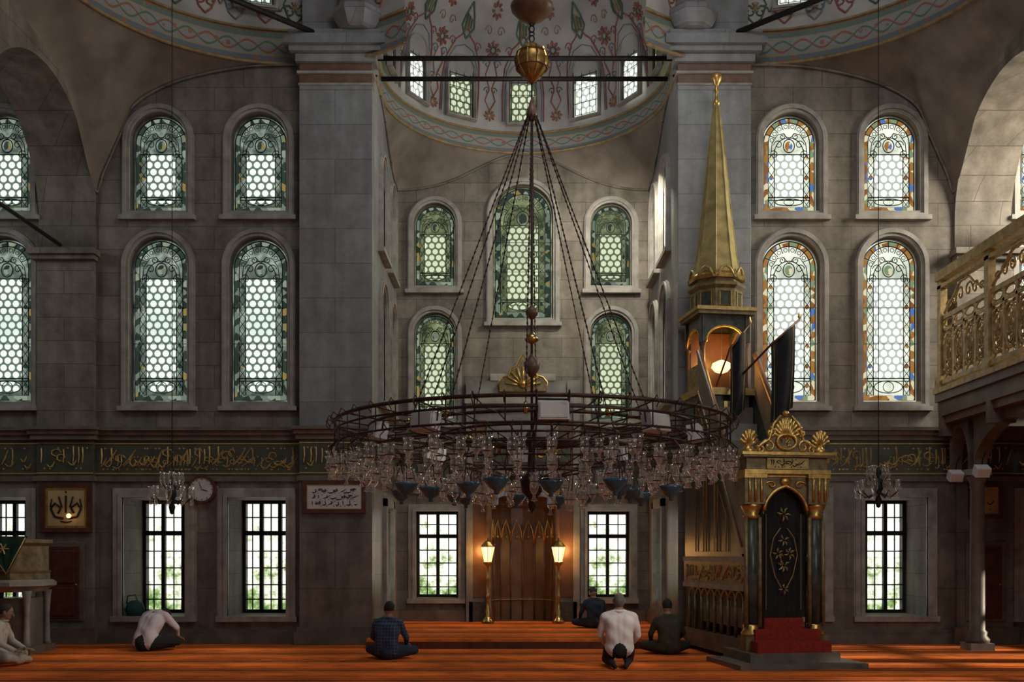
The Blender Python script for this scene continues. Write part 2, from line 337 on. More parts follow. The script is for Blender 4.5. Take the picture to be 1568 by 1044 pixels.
# ------------------------------------------------------------------ windows
wn=[0]
def ell(cx,cy,a,b,n=16): return [(cx+a*math.cos(2*pi*i/n),cy+b*math.sin(2*pi*i/n)) for i in range(n)]
def arched_window(o,n,w,h,style='L',rec=.16,fr=.16,simple=False):
    wn[0]+=1; b=Bld('window_%d'%wn[0]); b.M=basis(o,n)
    hexm,brd,col={'L':(HEXL,BRDL,COLG),'R':(HEXR,BRDR,COLR),'A':(HEXA,BRDA,COLG)}[style]
    b.ring(arch(w,h,-fr),arch(w,h,0),-.02,.05,TRIM)
    b.ring(arch(w,h,-fr*.8),arch(w,h,-fr*.35),.04,.085,TRIM)
    b.ring(arch(w,h,0),arch(w,h,.018),-rec-.03,-rec+.04,DTRIM)
    if not simple: b.box(-w/2-fr-.04,w/2+fr+.04,-fr-.03,-fr+.05,-.01,.12,TRIM)
    R=w/2; vc=h-R
    b.flat(arch(w,h,.005),-rec-.02,brd)
    i1=.035*w+.01; i2=.13*w
    def T(p,r=.009,closed=False): b.tube([(x,y,-rec+.01) for x,y in p],r,CAME,5,closed)
    if simple:
        b.flat(arch(w,h,.10*w),-rec-.01,hexm)
        T(arch(w,h,.10*w),.01,True); T(arch(w,h,.02),.012,True)
        for u in (-.16*w,.16*w): T([(u,0),(u,h-.12*w)],.007)
        for v in (.25,.5,.72): T([(-R,h*v),(R,h*v)],.007)
        T(ell(0,h*.85,.1,.08),.007,True)
        return b.done()
    b.ring(arch(w,h,i1),arch(w,h,i2),-rec-.018,-rec-.012,col)
    T(arch(w,h,i1),.012,True); T(arch(w,h,i2),.009,True)
    ui=.26*w; v0=.17*h if h<2 else .15*h; v1=vc-.2
    b.flat([(-ui,v0),(ui,v0),(ui,v1),(-ui,v1)],-rec-.008,hexm)
    T([(-ui,i2),(-ui,v1+.1)]); T([(ui,i2),(ui,v1+.1)])
    for v in (v0,v1,v0-.05): T([(-R+i2,v),(R-i2,v)])
    T(ell(0,(v0+i2)/2,ui*.95,(v0-i2)*.36),.009,True); T(ell(0,(v0+i2)/2,ui*.35,(v0-i2)*.3),.007,True)
    b.flat(ell(0,(v0+i2)/2,ui*.9,(v0-i2)*.33),-rec-.009,BRDR if style=='R' else hexm)
    us=(ui+R-i2)/2; am=(R-i2-ui)/2*.9
    for s in (-1,1):
        for ph in (0,pi):
            T([(s*us+am*math.sin(ph+2*pi*v/.36),v) for v in [i2+k*(v1-i2)/40 for k in range(41)]],.006)
        k=i2+.18
        while k<v1:
            b.prism(ell(s*us,k,am*.7,.045,8),-rec-.01,-rec+.008,col); k+=.36
    T([( (ui)*math.cos(a),v1+.02+ui*1.1*math.sin(a)) for a in [pi*i/12 for i in range(13)]])
    cy=v1+.16; T(ell(0,cy,.10*w,.12*w),.010,True); b.prism(ell(0,cy,.07*w,.09*w,10),-rec-.01,-rec-.002,col)
    for s in (-1,1):
        for (ax,ay,r0,ph) in ((.19*w,cy+.02,.085*w,0),(.27*w,v1-.0,.075*w,1),(.12*w,cy+.17*w,.06*w,2)):
            T([(s*(ax+r0*(1-k/16)*math.cos(ph+k*.6)),ay+r0*(1-k/16)*math.sin(ph+k*.6)) for k in range(14)],.008)
        T([(0,cy+.12*w),(s*.1*w,cy+.22*w),(s*.2*w,cy+.2*w),(s*.3*w,cy+.05),(s*.33*w,v1-.05)],.008)
    for k in range(1,8):
        a=pi*k/8; T([((R-i2)*.72*math.cos(a),vc+(R-i2)*.72*math.sin(a)),((R-i1)*math.cos(a),vc+(R-i1)*math.sin(a))],.008)
        T(ell((R-i2)*.84*math.cos(a+.19),vc+(R-i2)*.84*math.sin(a+.19),.035,.035,8),.006,True)
    if h>2:
        T([(-R,h*.36),(R,h*.36)],.006); T([(-R,h*.58),(R,h*.58)],.006)
    return b.done()
def grille_window(cx,z0,w,h,y,cols=3,side=None):
    wn[0]+=1; b=Bld('window_%d'%wn[0]); b.M=basis((cx,y,z0),(0,-1,0)) if side is None else side
    b.flat(rect(w,h,-.05),-.10,OUTD)
    b.ring(rect(w,h,-.06),rect(w,h,.06),-.08,.07,IRON)
    for i in range(1,cols):
        u=-w/2+w*i/cols; b.box(u-.035,u+.035,0,h,-.03,.06,IRON)
    b.box(-w/2,w/2,h*.69,h*.69+.085,-.03,.06,IRON)
    for i in range(cols):
        u=-w/2+w*(i+.5)/cols; b.box(u-.010,u+.010,0,h,0,.02,IRON)
    for v in (.12,.25,.40,.55,.85): b.box(-w/2,w/2,h*v-.012,h*v+.012,0,.03,IRON)
    return b.done()

# ------------------------------------------------------------------ shell
YW=18.0; YA=21.5
WU=(1.02,7.83,1.80); WL=(1.06,4.38,3.0)
floor=Bld('floor'); floor.box(-14,14,2,YW+1.3,-.2,0,CARPET); floor.done(origin=False)
ce=Bld('ceiling'); ce.box(-12.6,12.6,3,22.6,14.2,14.4,PLAST); ce.done(origin=False)
plat=Bld('floor_apse_platform'); plat.box(C-2.72,C+2.72,16.95,YA-.02,0,PH,CARPET)
plat.box(C-2.73,C+2.73,16.92,16.95,0,PH-.05,WOODR); plat.done(origin=False)
for s,nm,st in ((-1,'left','L'),(1,'right','R')):
    X=lambda a:C+s*a
    M=basis((0,YW,0),(0,-1,0))
    holes=[]
    acs=[6.65,4.83,9.47]
    for a in acs:
        for w,z0,h in (WU,WL): holes.append(shift(arch(w,h),X(a),z0))
    for a0,a1 in ((6.135,7.275),(4.315,5.375),(9.0,10.1)):
        x0,x1=sorted((X(a0),X(a1))); holes.append([(x0,.5),(x1,.5),(x1,2.64),(x0,2.64)])
    x0,x1=sorted((X(3.24),X(12.6)))
    wallholes('wall_back_'+nm,[(x0,0),(x1,0),(x1,14),(x0,14)],holes,1.15,M,STONE)
    for a in acs:
        for w,z0,h in (WU,WL): arched_window((X(a),YW,z0),(0,-1,0),w,h,st,fr=.14)
    for a0,a1 in ((6.135,7.275),(4.315,5.375),(9.0,10.1)):
        grille_window(X((a0+a1)/2),.5,a1-a0,2.14,YW+1.0)
    b=Bld('trim_dado_'+nm)
    yb=YW
    def bx(a0,a1,y0,y1,z0,z1,m):
        p,q=sorted((X(a0),X(a1))); b.box(p,q,y0,y1,z0,z1,m)
    edges=[3.3,4.315,5.375,6.135,7.275,9.0,10.1,12.5]
    for i in range(0,len(edges),2):
        bx(edges[i],edges[i+1],yb-.05,yb-.001,0,3.02,LOWM)
    for i in (1,3,5): bx(edges[i],edges[i+1],yb-.05,yb-.001,0,.5,LOWM); bx(edges[i],edges[i+1],yb-.05,yb-.001,2.64,3.02,LOWM)
    for i in (1,3,5):
        e0,e1=edges[i],edges[i+1]
        for t,d in ((.17,.09),(.07,.12)):
            bx(e0-t,e0,yb-d,yb-.05,.42,2.64+t,TRIM); bx(e1,e1+t,yb-d,yb-.05,.42,2.64+t,TRIM); bx(e0,e1,yb-d,yb-.05,2.64,2.64+t,TRIM)
        bx(e0-.2,e1+.2,yb-.14,yb-.05,.40,.5,TRIM)
    bx(4.04,12.5,yb-.16,yb-.05,0,.18,DTRIM); bx(4.04,12.5,yb-.11,yb-.05,.18,.26,DTRIM)
    bx(4.04,12.5,yb-.1,yb-.05,2.93,3.02,DTRIM)
    bx(4.04,12.5,yb-.06,yb,3.02,3.67,BAND)
    for z in (3.06,3.60): bx(4.04,12.5,yb-.075,yb-.06,z,z+.025,GOLDS)
    bx(4.04,12.5,yb-.10,yb,3.67,3.76,DTRIM); bx(4.04,12.5,yb-.15,yb,3.76,3.84,BROWN); bx(4.04,12.5,yb-.2,yb,3.84,3.90,DTRIM)
    for a in (5.56,5.95): bx(a-.012,a+.012,yb-.07,yb-.05,.5,2.85,TRIM)
    b.done(origin=False)
    b=Bld('inscription_band_'+nm); b.M=basis((0,yb-.07,0),(0,-1,0))
    p,q=sorted((X(4.1),X(7.7)))
    script(b,p,q,3.11,3.57,0,GOLDS,5+s,.11,.016); script(b,p,q,3.13,3.40,0,GOLDS,55+s,.09,.011)
    p,q=sorted((X(8.9),X(11))); script(b,p,q,3.12,3.57,0,GOLDS,9+s,.11,.016); b.done()
    b=Bld('wall_pilaster_'+nm)
    def bx(a0,a1,y0,y1,z0,z1,m):
        p,q=sorted((X(a0),X(a1))); b.box(p,q,y0,y1,z0,z1,m)
    bx(7.775,8.795,17.86,17.999,0,3.0,LOWM); bx(7.775,8.795,17.86,17.999,3.0,3.68,BAND); bx(7.775,8.795,17.86,17.999,3.68,7.1,STONE)
    bx(7.70,8.87,17.78,17.95,0,.3,DTRIM); bx(7.72,8.85,17.8,17.95,2.93,3.02,DTRIM)
    for z in (3.06,3.60): bx(7.775,8.795,17.845,17.86,z,z+.025,GOLDS)
    bx(7.70,8.87,17.76,17.95,3.67,3.76,DTRIM); bx(7.67,8.9,17.72,17.95,3.76,3.84,BROWN); bx(7.64,8.92,17.68,17.95,3.84,3.90,DTRIM)
    bx(7.72,8.85,17.75,17.95,6.90,6.98,STONE); bx(7.68,8.9,17.68,17.95,6.98,7.09,STONE)
    b.M=basis((0,17.845,0),(0,-1,0)); p,q=sorted((X(7.82),X(8.75))); script(b,p,q,3.12,3.57,0,GOLDS,19+s,.11,.016)
    b.done(bevel=.012)
    n=(-s,0,0)
    M=basis((X(7.775),0,0),n)
    sg=1 if s==-1 else -1
    prof=[(17.95,7.1)]+[(16+1.95*math.cos(pi*k/28),7.6+1.95*math.sin(pi*k/28)) for k in range(29)]+[(14.05,7.1),(14.05,0),(12.9,0),(12.9,7.1)]
    prof+=[(10.9+2.0*math.cos(pi*k/20),7.6+2.0*math.sin(pi*k/20)) for k in range(21)]+[(8.9,7.1),(8.9,0),(8.0,0),(8.0,14),(17.99,14),(17.99,7.1)]
    prof=[(sg*a,z) for a,z in prof]
    wallholes('wall_arcade_'+nm,prof,[],1.02,M,STONE)
    b=Bld('tie_bar'); b.tube([(X(8.28),17.66,7.12),(X(8.28),14.06,7.12)],.035,IRON,8); b.done()
    ca,cy0,r0=4.135,14.8,3.2
    b=Bld('ceiling_exedra_'+nm)
    Lp=[(7.78,14.2,10.6),(7.775,15.2,9.95),(7.775,16.2,9.8),(7.775,17.0,9.35),(7.775,17.93,8.2),(7.625,17.97,8.53),(7.3,17.97,9.25),(7.095,17.97,9.72),(6.6,17.97,10.05),(5.965,17.97,10.27),(5.02,17.97,10.44),(4.0,17.97,10.47)]
    An=[118,100,85,72,60,55,48,43,36,27,14,-2]
    def cr(P,t):
        n=len(P)-1; f=t*n; i=min(int(f),n-1); u=f-i
        g=lambda k:P[max(0,min(n,k))]
        def one(a,b_,c,d): return .5*((2*b_)+(-a+c)*u+(2*a-5*b_+4*c-d)*u*u+(-a+3*b_-3*c+d)*u**3)
        A,B_,C_,D=g(i-1),g(i),g(i+1),g(i+2)
        if hasattr(A,'__len__'): return tuple(one(*q) for q in zip(A,B_,C_,D))
        return one(A,B_,C_,D)
    g=[]; NT=60; rows=10
    for k in range(rows+1):
        t=k/rows; row=[]
        for j in range(NT+1):
            q=j/NT; l=cr(Lp,q); an=math.radians(cr(An,q))
            u=(ca+r0*math.sin(an),cy0+r0*math.cos(an),10.5)
            w2=t**1.4
            row.append((X(l[0]+(u[0]-l[0])*w2),l[1]+(u[1]-l[1])*w2,l[2]+(u[2]-l[2])*t))
        g.append(row)
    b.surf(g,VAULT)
    b.tube([(X(p[0]),p[1]-.02,p[2]) for p in [cr(Lp,(4+7*j/30)/11) for j in range(31)]],.025,STONE,6)
    angs=[math.radians(-40+165*j/50) for j in range(51)]
    def rr(r,z): return [(X(ca+r*math.sin(a)),cy0+r*math.cos(a),z) for a in angs]
    b.surf([rr(3.2,10.47),rr(3.15,10.47),rr(3.15,10.51),rr(3.2,10.51)],GOLDP)
    b.surf([rr(3.2,10.51),rr(3.2,11.08)],PBAND,[[(a*3.2,0) for a in angs],[(a*3.2,1) for a in angs]])
    b.surf([rr(3.2,11.08),rr(3.15,11.08),rr(3.15,11.11),rr(3.18,11.11)],GOLDP)
    b.surf([rr(3.18*math.cos(e),11.11+3.3*math.sin(e)) for e in [k*pi/2/14 for k in range(13)]],PLAST)
    def EP(a,z,off=.02):
        a=math.radians(a); q=3.18*math.sqrt(max(0,1-((z-11.11)/3.3)**2))-off
        return (X(ca+q*math.sin(a)),cy0+q*math.cos(a),z)
    for i in range(16):
        a0=-28+i*9.5; cm=(REDP,BLUP,REDP,GRNP)[i%4]
        for sd in (-1,1):
            b.tube([EP(a0+sd*(2.6*(1-k/16)*math.cos(k*.55)+2.0),11.42+.13*(1-k/16)*math.sin(k*.55)) for k in range(15)],.014,cm,4)
            b.tube([EP(a0,11.2),EP(a0+sd*2,11.3),EP(a0+sd*3.6,11.55),EP(a0+sd*1.5,11.75),EP(a0,11.9)],.016,cm,4)
        for k in range(6): b.tube([EP(a0,11.5),EP(a0+1.4*math.cos(k*pi/3),11.5+.09*math.sin(k*pi/3))],[.008,.028],GOLDP if i%2 else REDP,5)
    b.done(origin=False)
    for an in (13,52):
        a=math.radians(an)
        arched_window((X(ca+2.98*math.sin(a)),cy0+2.98*math.cos(a),11.42),(-s*math.sin(a),-math.cos(a),0),.62,1.15,st,rec=.03,fr=.08,simple=True)
    b=Bld('tie_bar'); b.tube([(X(3.5),17.85,10.87),(X(7.4),14.2,10.87)],.05,IRON,8); b.done()
    # ----- pier
    b=Bld('wall_pier_'+nm)
    def bx(a0,a1,y0,y1,z0,z1,m):
        p,q=sorted((X(a0),X(a1))); b.box(p,q,y0,y1,z0,z1,m)
    F=17.75; E=17.999
    bx(2.735,4.04,F,E,.0,3.02,LOWM); bx(2.735,4.04,F,E,3.02,3.67,BAND); bx(2.735,4.04,F,E,3.67,10.0,PIER)
    bx(2.735,4.12,F-.1,F+.2,0,.22,DTRIM); bx(2.735,4.08,F-.06,F+.2,.22,.32,DTRIM)
    bx(2.70,4.08,F-.05,F+.1,2.93,3.02,DTRIM)
    for z in (3.06,3.60): bx(2.74,4.04,F-.015,F,z,z+.025,GOLDS)
    bx(2.70,4.10,F-.05,F+.1,3.67,3.76,DTRIM); bx(2.69,4.13,F-.10,F+.1,3.76,3.84,BROWN); bx(2.67,4.16,F-.14,F+.1,3.84,3.90,DTRIM)
    bx(2.72,4.06,F-.02,E,10.0,10.04,TRIM); bx(2.735,4.04,F,E,10.04,10.2,BROWN)
    bx(2.70,4.08,F-.04,E,10.2,10.25,TRIM); bx(2.735,4.04,F,E,10.25,10.4,BROWN)
    bx(2.66,4.10,F-.07,E,10.4,10.55,PIER); bx(2.56,4.2,F-.16,E,10.55,10.65,PIER); bx(2.48,4.28,F-.24,E,10.65,10.82,PIER); bx(2.56,4.2,F-.18,E,10.82,10.92,PIER)
    bx(2.80,4.0,F+.05,E,10.92,14,PIER)
    b.lathe([(.30,10.92),(.36,10.96),(.47,11.15),(.47,11.25),(.36,11.33),(.34,11.4),(.34,14)],(X(2.98),F-.02,0),PIER,8,False,pi/8)
    b.M=basis((0,F-.015,0),(0,-1,0)); p,q=sorted((X(2.8),X(4.0))); script(b,p,q,3.12,3.57,0,GOLDS,29+s,.11,.016)
    b.done(bevel=.015)
    # ----- apse side wall
    M=basis((X(2.735),0,0),(-s,0,0))
    hs=[]
    zu=(7.43,1.75); zl=(4.55,2.2)
    for yc in (19.1,20.55):
        for z0,h in (zu,zl): hs.append(shift(arch(.85,h),sg*yc,z0))
    hs.append([(sg*19.4,.68),(sg*20.4,.68),(sg*20.4,2.55),(sg*19.4,2.55)])
    o=[(sg*18.0,0),(sg*YA,0),(sg*YA,10.35),(sg*18.0,10.35)]
    wallholes('wall_apse_'+nm,o,hs,.5,M,PIER)
    for yc in (19.1,20.55):
        for z0,h in (zu,zl): arched_window((X(2.735),yc,z0),(-s,0,0),.85,h,'A' if s==-1 else 'R',rec=.08,fr=.12)
    grille_window(0,0,1.0,1.87,0,2,side=basis((X(2.735+.25),19.9,.68),(-s,0,0)))
    b=Bld('trim_apse_'+nm)
    def bx(a0,a1,y0,y1,z0,z1,m):
        p,q=sorted((X(a0),X(a1))); b.box(p,q,y0,y1,z0,z1,m)
    bx(2.68,2.734,18,YA,3.02,3.67,BAND); bx(2.64,2.734,18,YA,3.67,3.78,DTRIM); bx(2.60,2.734,18,YA,3.78,3.9,DTRIM); bx(2.66,2.734,18,YA,2.93,3.02,DTRIM)
    bx(2.66,2.734,18,YA,PH,.45,DTRIM)
    bx(2.66,2.734,19.22,19.4,.6,2.7,TRIM); bx(2.66,2.734,20.4,20.58,.6,2.7,TRIM); bx(2.66,2.734,19.22,20.58,2.55,2.72,TRIM)
    b.done(origin=False)
# ----- apse back wall
M=basis((0,YA,0),(0,-1,0))
hs=[]
aw=[(-1.91,7.43,.90,1.79),(1.91,7.43,.90,1.79),(-1.91,4.53,.90,2.32),(1.91,4.53,.90,2.32),(0,6.72,1.31,2.9)]
for a,z0,w,h in aw: hs.append(shift(arch(w,h),C+a,z0))
for a in (-1.86,1.86): hs.append(shift(rect(.93,1.87),C+a,.68))
hs.append(shift(rect(1.36,3.3),C,.1))
wallholes('wall_apse_back',[(C-3.3,0),(C+3.3,0),(C+3.3,10.35),(C-3.3,10.35)],hs,.9,M,STONE)
for a,z0,w,h in aw: arched_window((C+a,YA,z0),(0,-1,0),w,h,'A',rec=.12,fr=.14)
for a in (-1.86,1.86): grille_window(C+a,.68,.93,1.87,YA+.3,2)
b=Bld('trim_apse_back')
for s in (-1,1):
    def bx(a0,a1,y0,y1,z0,z1,m):
        p,q=sorted((C+s*a0,C+s*a1)); b.box(p,q,y0,y1,z0,z1,m)
    bx(1.26,2.6,YA-.05,YA,3.02,3.67,BAND); bx(1.26,2.6,YA-.12,YA,3.67,3.78,DTRIM); bx(1.26,2.6,YA-.18,YA,3.78,3.9,DTRIM); bx(1.26,2.6,YA-.08,YA,2.93,3.02,DTRIM)
    bx(1.23,2.65,YA-.1,YA,PH,.42,DTRIM)
    for t,d in ((.15,.06),(.06,.09)):
        bx(1.395-t,1.395,YA-d,YA,.6,2.55+t,TRIM); bx(2.325,2.325+t,YA-d,YA,.6,2.55+t,TRIM); bx(1.395,2.325,YA-d,YA,2.55,2.55+t,TRIM)
    bx(1.24,2.5,YA-.12,YA,.56,.66,TRIM)
b.done(origin=False)
# ----- apse vault
b=Bld('ceiling_apse_semidome'); yc=18.76; R=2.735
g=[]; NT=64
for k in range(9):
    t=k/8; row=[]
    for j in range(NT+1):
        th=-pi/2+pi*j/NT; sx,cx=math.sin(th),math.cos(th)
        q=max(abs(sx),abs(cx)); lx,ly=C+R*sx/q,yc+R*cx/q
        lz=10.28-.78*math.sin(2*th)**2
        f=t**1.6; row.append((lx+(C+R*sx-lx)*f,ly+(yc+R*cx-ly)*f,lz+(10.3-lz)*t))
    g.append(row)
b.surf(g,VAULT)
b.tube([(p[0]-(p[0]-C)*.008,p[1]-.02,p[2]) for p in g[0]],.025,STONE,6)
angs=[-pi/2+pi*j/60 for j in range(61)]
def rr(r,z):
    p=[(C+r*math.sin(a),yc+r*math.cos(a),z) for a in angs]
    return [(C-r,18.02,z)]+p+[(C+r,18.02,z)]
U=[-5]+[a*2.7 for a in angs]+[5]
b.surf([rr(R,10.28),rr(R-.05,10.28),rr(R-.05,10.32),rr(R,10.32)],GOLDP)
b.surf([rr(R,10.32),rr(R,10.72)],PBAND,[[(u,0) for u in U],[(u,1) for u in U]])
b.surf([rr(R,10.72),rr(R-.04,10.72),rr(R-.04,10.75),rr(R-.02,10.75)],GOLDP)
b.surf([rr((R-.02)*math.cos(e),10.75+3.3*math.sin(e)) for e in [k*pi/2/16*.99 for k in range(17)]],PLAST)
def DP(a,z,off=.02):
    a=math.radians(a); r=(R-.02)*math.sqrt(max(.0,1-((z-10.75)/3.3)**2))-off
    return (C+r*math.sin(a),yc+r*math.cos(a),z)
def spray(a0,z0,sz,m1,m2):
    k_=sz*23
    for k in range(8):
        t=2*pi*k/8; b.tube([DP(a0+.3*k_*math.cos(t),z0+.3*sz*math.sin(t)),DP(a0+.75*k_*math.cos(t+.15),z0+.75*sz*math.sin(t+.15)),DP(a0+k_*math.cos(t),z0+sz*math.sin(t))],[.012,.038*sz/.17,.008],m1,5)
    b.tube([DP(a0+.35*k_*math.cos(t),z0+.35*sz*math.sin(t)) for t in [2*pi*k/12 for k in range(12)]],.018,m2,4,True)
for a0 in (-15.5,15.5,-44.5,44.5,-71,71):
    spray(a0,11.05,.12,REDP,GOLDP)
    for sd in (-1,1):
        b.tube([DP(a0,11.15),DP(a0+sd*2.4,11.35),DP(a0+sd*.6,11.6),DP(a0+sd*2.8,11.85),DP(a0+sd*1,12.1)],.014,REDP,4)
        b.tube([DP(a0+sd*(1.6+1.6*(1-k/14)*math.cos(k*.6)),11.55+.08*(1-k/14)*math.sin(k*.6)) for k in range(13)],.010,GRNP,4)
        b.tube([DP(a0+sd*(2.6+1.9*(1-k/14)*math.cos(k*.6)),12.05+.10*(1-k/14)*math.sin(k*.6)) for k in range(13)],.012,BLUP,4)
        b.tube([DP(a0+sd*(3.2+2.2*(1-k/14)*math.cos(k*.6)),12.62+.10*(1-k/14)*math.sin(k*.6)) for k in range(13)],.012,GOLDP,4)
    spray(a0,12.3,.17,REDP,GRNP); spray(a0,12.95,.15,REDP,PLAST)
for a0 in (0,-31,31,-58,58):
    for sd in (-1,1):
        b.tube([DP(a0+sd*9.5,10.95),DP(a0+sd*9.8,11.5),DP(a0+sd*9,12.0),DP(a0+sd*5.5,12.35),DP(a0+sd*2.5,12.45),DP(a0,12.62)],.016,REDP,4)
        b.tube([DP(a0+sd*8.6,10.95),DP(a0+sd*8.9,11.5),DP(a0+sd*8.0,11.95),DP(a0+sd*5.0,12.22),DP(a0,12.3)],.010,BLUP,4)
        b.tube([DP(a0+sd*(7+2*(1-k/14)*math.cos(k*.6)),12.3+.1*(1-k/14)*math.sin(k*.6)) for k in range(13)],.012,REDP,4)
        b.tube([DP(a0,12.4),DP(a0+sd*3.6,12.6),DP(a0+sd*2.6,12.78),DP(a0,13.0)],.022,GRNP,4)
    for k in range(5): b.tube([DP(a0-1.6+.8*k,12.5+.02*k),DP(a0-1.6+.8*k,12.82-.02*k)],.022,(GRNP,GOLDP)[k%2],4)
    spray(a0,13.2,.16,REDP,GOLDP)
b.done(origin=False)
for a in (0,-31,31,-58,58,-84,84):
    t=math.radians(a); r=2.55
    st='R' if a in(31,58,-58) else 'A'
    arched_window((C+r*math.sin(t),yc+r*math.cos(t),10.87),(-math.sin(t),-math.cos(t),0),.60,1.22,st,rec=.03,fr=.06,simple=True)
pts=[(C+4.0,10.93),(C+4.0,14.1),(C-4.0,14.1),(C-4.0,10.93),(C-2.735,10.93)]+[(C-2.735*math.cos(pi*k/24),10.93+2.735*math.sin(pi*k/24)) for k in range(1,25)]
wallholes('wall_apse_arch',pts,[],.4,basis((0,18.03,0),(0,-1,0)),PIER)
b=Bld('tie_bar'); b.tube([(C-2.7,17.95,10.58),(C+2.7,17.95,10.58)],.045,IRON,8); b.done()
b=Bld('tie_bar'); b.tube([(C-2.7,18.72,10.58),(C+2.7,18.72,10.58)],.045,IRON,8); b.done()
# ----- mihrab
b=Bld('wall_mihrab')
for s in (-1,1):
    def bx(a0,a1,y0,y1,z0,z1,m):
        p,q=sorted((C+s*a0,C+s*a1)); b.box(p,q,y0,y1,z0,z1,m)
    bx(.68,1.19,YA-.12,YA,PH,4.9,MGREY); bx(.78,1.08,YA-.15,YA-.12,.7,4.5,NICHE); bx(.72,1.16,YA-.2,YA,PH,.6,DGREEN)
    bx(1.08,1.22,YA-.2,YA-.1,PH,5.0,MGREY)
    b.lathe([(.09,PH),(.09,.4),(.06,.45),(.055,2.6),(.08,2.7),(.1,2.85)],(C+s*.74,YA-.22,0),BROWN,12)
    b.lathe([(.04,2.85),(.07,2.95),(.02,3.1),(.0,3.2)],(C+s*.74,YA-.22,0),GOLD,10)
    bx(.95,1.22,YA-.22,YA-.05,4.9,5.35,MGREY)
b.box(C-.68,C+.68,YA-.12,YA,3.35,4.9,MGREY)
b.box(C-1.25,C+1.25,YA-.25,YA-.02,4.85,4.98,TRIM)
b.box(C-.95,C+.95,YA-.16,YA-.02,4.98,5.35,MGREY); b.box(C-.7,C+.7,YA-.18,YA-.02,5.35,5.5,TRIM)
b.box(C-1.0,C+1.0,YA-.2,YA-.02,3.6,4.1,BAND)
K=8; pr=[(C-.68*math.cos(pi*k/K),YA+.55*math.sin(pi*k/K)) for k in range(K+1)]
for i in range(K):
    (x0,y0),(x1,y1)=pr[i],pr[i+1]
    b.add([(x0,y0,.1),(x1,y1,.1),(x1,y1,2.5),(x0,y0,2.5)],[(3,2,1,0)],NICHE)
    b.tube([(x1,y1-.01,.1),(x1,y1-.01,2.3)],.022,BROWN,6)
    mx_,my_=(x0+x1)/2,(y0+y1)/2-.02
    b.tube([(x0,y0-.02,1.85),(x0*.7+mx_*.3,y0*.7+my_*.3-.02,2.15),(mx_,my_,2.38),(x1*.7+mx_*.3,y1*.7+my_*.3-.02,2.15),(x1,y1-.02,1.85)],.016,GOLD,5)
    b.tube([(x0,y0-.02,.62),(x1,y1-.02,.62)],.012,GOLDS,5)
    b.ball((mx_,my_,2.0),.035,GOLD,8,6)
    b.tube([(mx_,my_,2.05),(mx_,my_,2.34)],.008,GOLDS,4)
    for t in range(4):
        f0=1-t*.22; f1=1-(t+1)*.22; z0=2.5+t*.2
        q=lambda p,f:(C+(p[0]-C)*f,YA+(p[1]-YA)*f)
        a0,a1,b0,b1=q(pr[i],f0),q(pr[i+1],f0),q(pr[i],f1),q(pr[i+1],f1)
        b.add([(*a0,z0),(*a1,z0),(*a1,z0+.14),(*a0,z0+.14),(*b1,z0+.2),(*b0,z0+.2)],[(3,2,1,0),(5,4,2,3)],NICHE)
b.add([(*p,PH+.002) for p in pr],[tuple(range(K+1))],NICHE)
pa=[(C-.68,3.4),(C-.68,2.6)]+[(C-.68*math.cos(pi*k/16)*(1),2.6+.55*math.sin(pi*k/16)) for k in range(17)]+[(C+.68,3.4)]
b.M=basis((0,YA-.02,0),(0,-1,0)); b.prism(pa,-.02,.08,NICHE)
b.tube([(C-.66*math.cos(pi*k/16),2.6+.53*math.sin(pi*k/16),.09) for k in range(17)],.025,GOLD,6)
script(b,C-.9,C+.9,3.68,4.02,.2,GOLD,77,r=.014)
b.M=basis((C,YA-.2,5.1),(0,-1,0))
cr_=[(-.5,0),(.5,0),(.52,.2),(.42,.32),(.3,.34),(.26,.5),(.14,.56),(.08,.7),(0,.82),(-.08,.7),(-.14,.56),(-.26,.5),(-.3,.34),(-.42,.32),(-.52,.2)]
b.prism(cr_,-.02,.05,OLIVE)
for k in range(9):
    a=pi*(k+.5)/9; b.tube([(0,.12,.06),(.38*math.cos(a),.12+.4*math.sin(a),.06)],[.012,.035],GOLD,6)
b.tube([(u_,v_,.05) for u_,v_ in cr_],.02,GOLD,5,True)
b.ball((0,.16,.07),.09,GOLD); b.done()
for x in (C-.745,C+.745):
    b=Bld('candlestick'); y=20.9; z=PH; q=.07
    b.lathe([(.13,z),(.14,z+.05),(.08,z+.1),(.04,z+.16),(.06,z+.24),(.03,z+.3),(.025,z+.5),(.05,z+.56),(.025,z+.62),(.022,z+.88),(.045,z+.93),(.022,z+1.0),(.02,z+1.1+q),(.05,z+1.15+q),(.1,z+1.19+q),(.1,z+1.22+q)],(x,y,0),BRASS,16)
    z+=q
    b.lathe([(.075,z+1.22),(.135,z+1.50),(.14,z+1.53)],(x,y,0),GLOW2,8,False)
    b.lathe([(.155,z+1.53),(.14,z+1.56),(.07,z+1.64),(.02,z+1.67),(.02,z+1.71),(0,z+1.73)],(x,y,0),BRASS,8,False)
    for k in range(8):
        a=2*pi*k/8; b.tube([(x+.078*math.cos(a),y+.078*math.sin(a),z+1.22),(x+.143*math.cos(a),y+.143*math.sin(a),z+1.53)],.007,BRASS,4)
    b.done()
    l=bpy.data.lights.new('candle_light','POINT'); l.energy=15; l.color=(1,.5,.14); l.shadow_soft_size=.12
    o=bpy.data.objects.new('candle_light',l); o.location=(x+(.16 if x>C else -.16),21.1,1.7); sc.collection.objects.link(o)

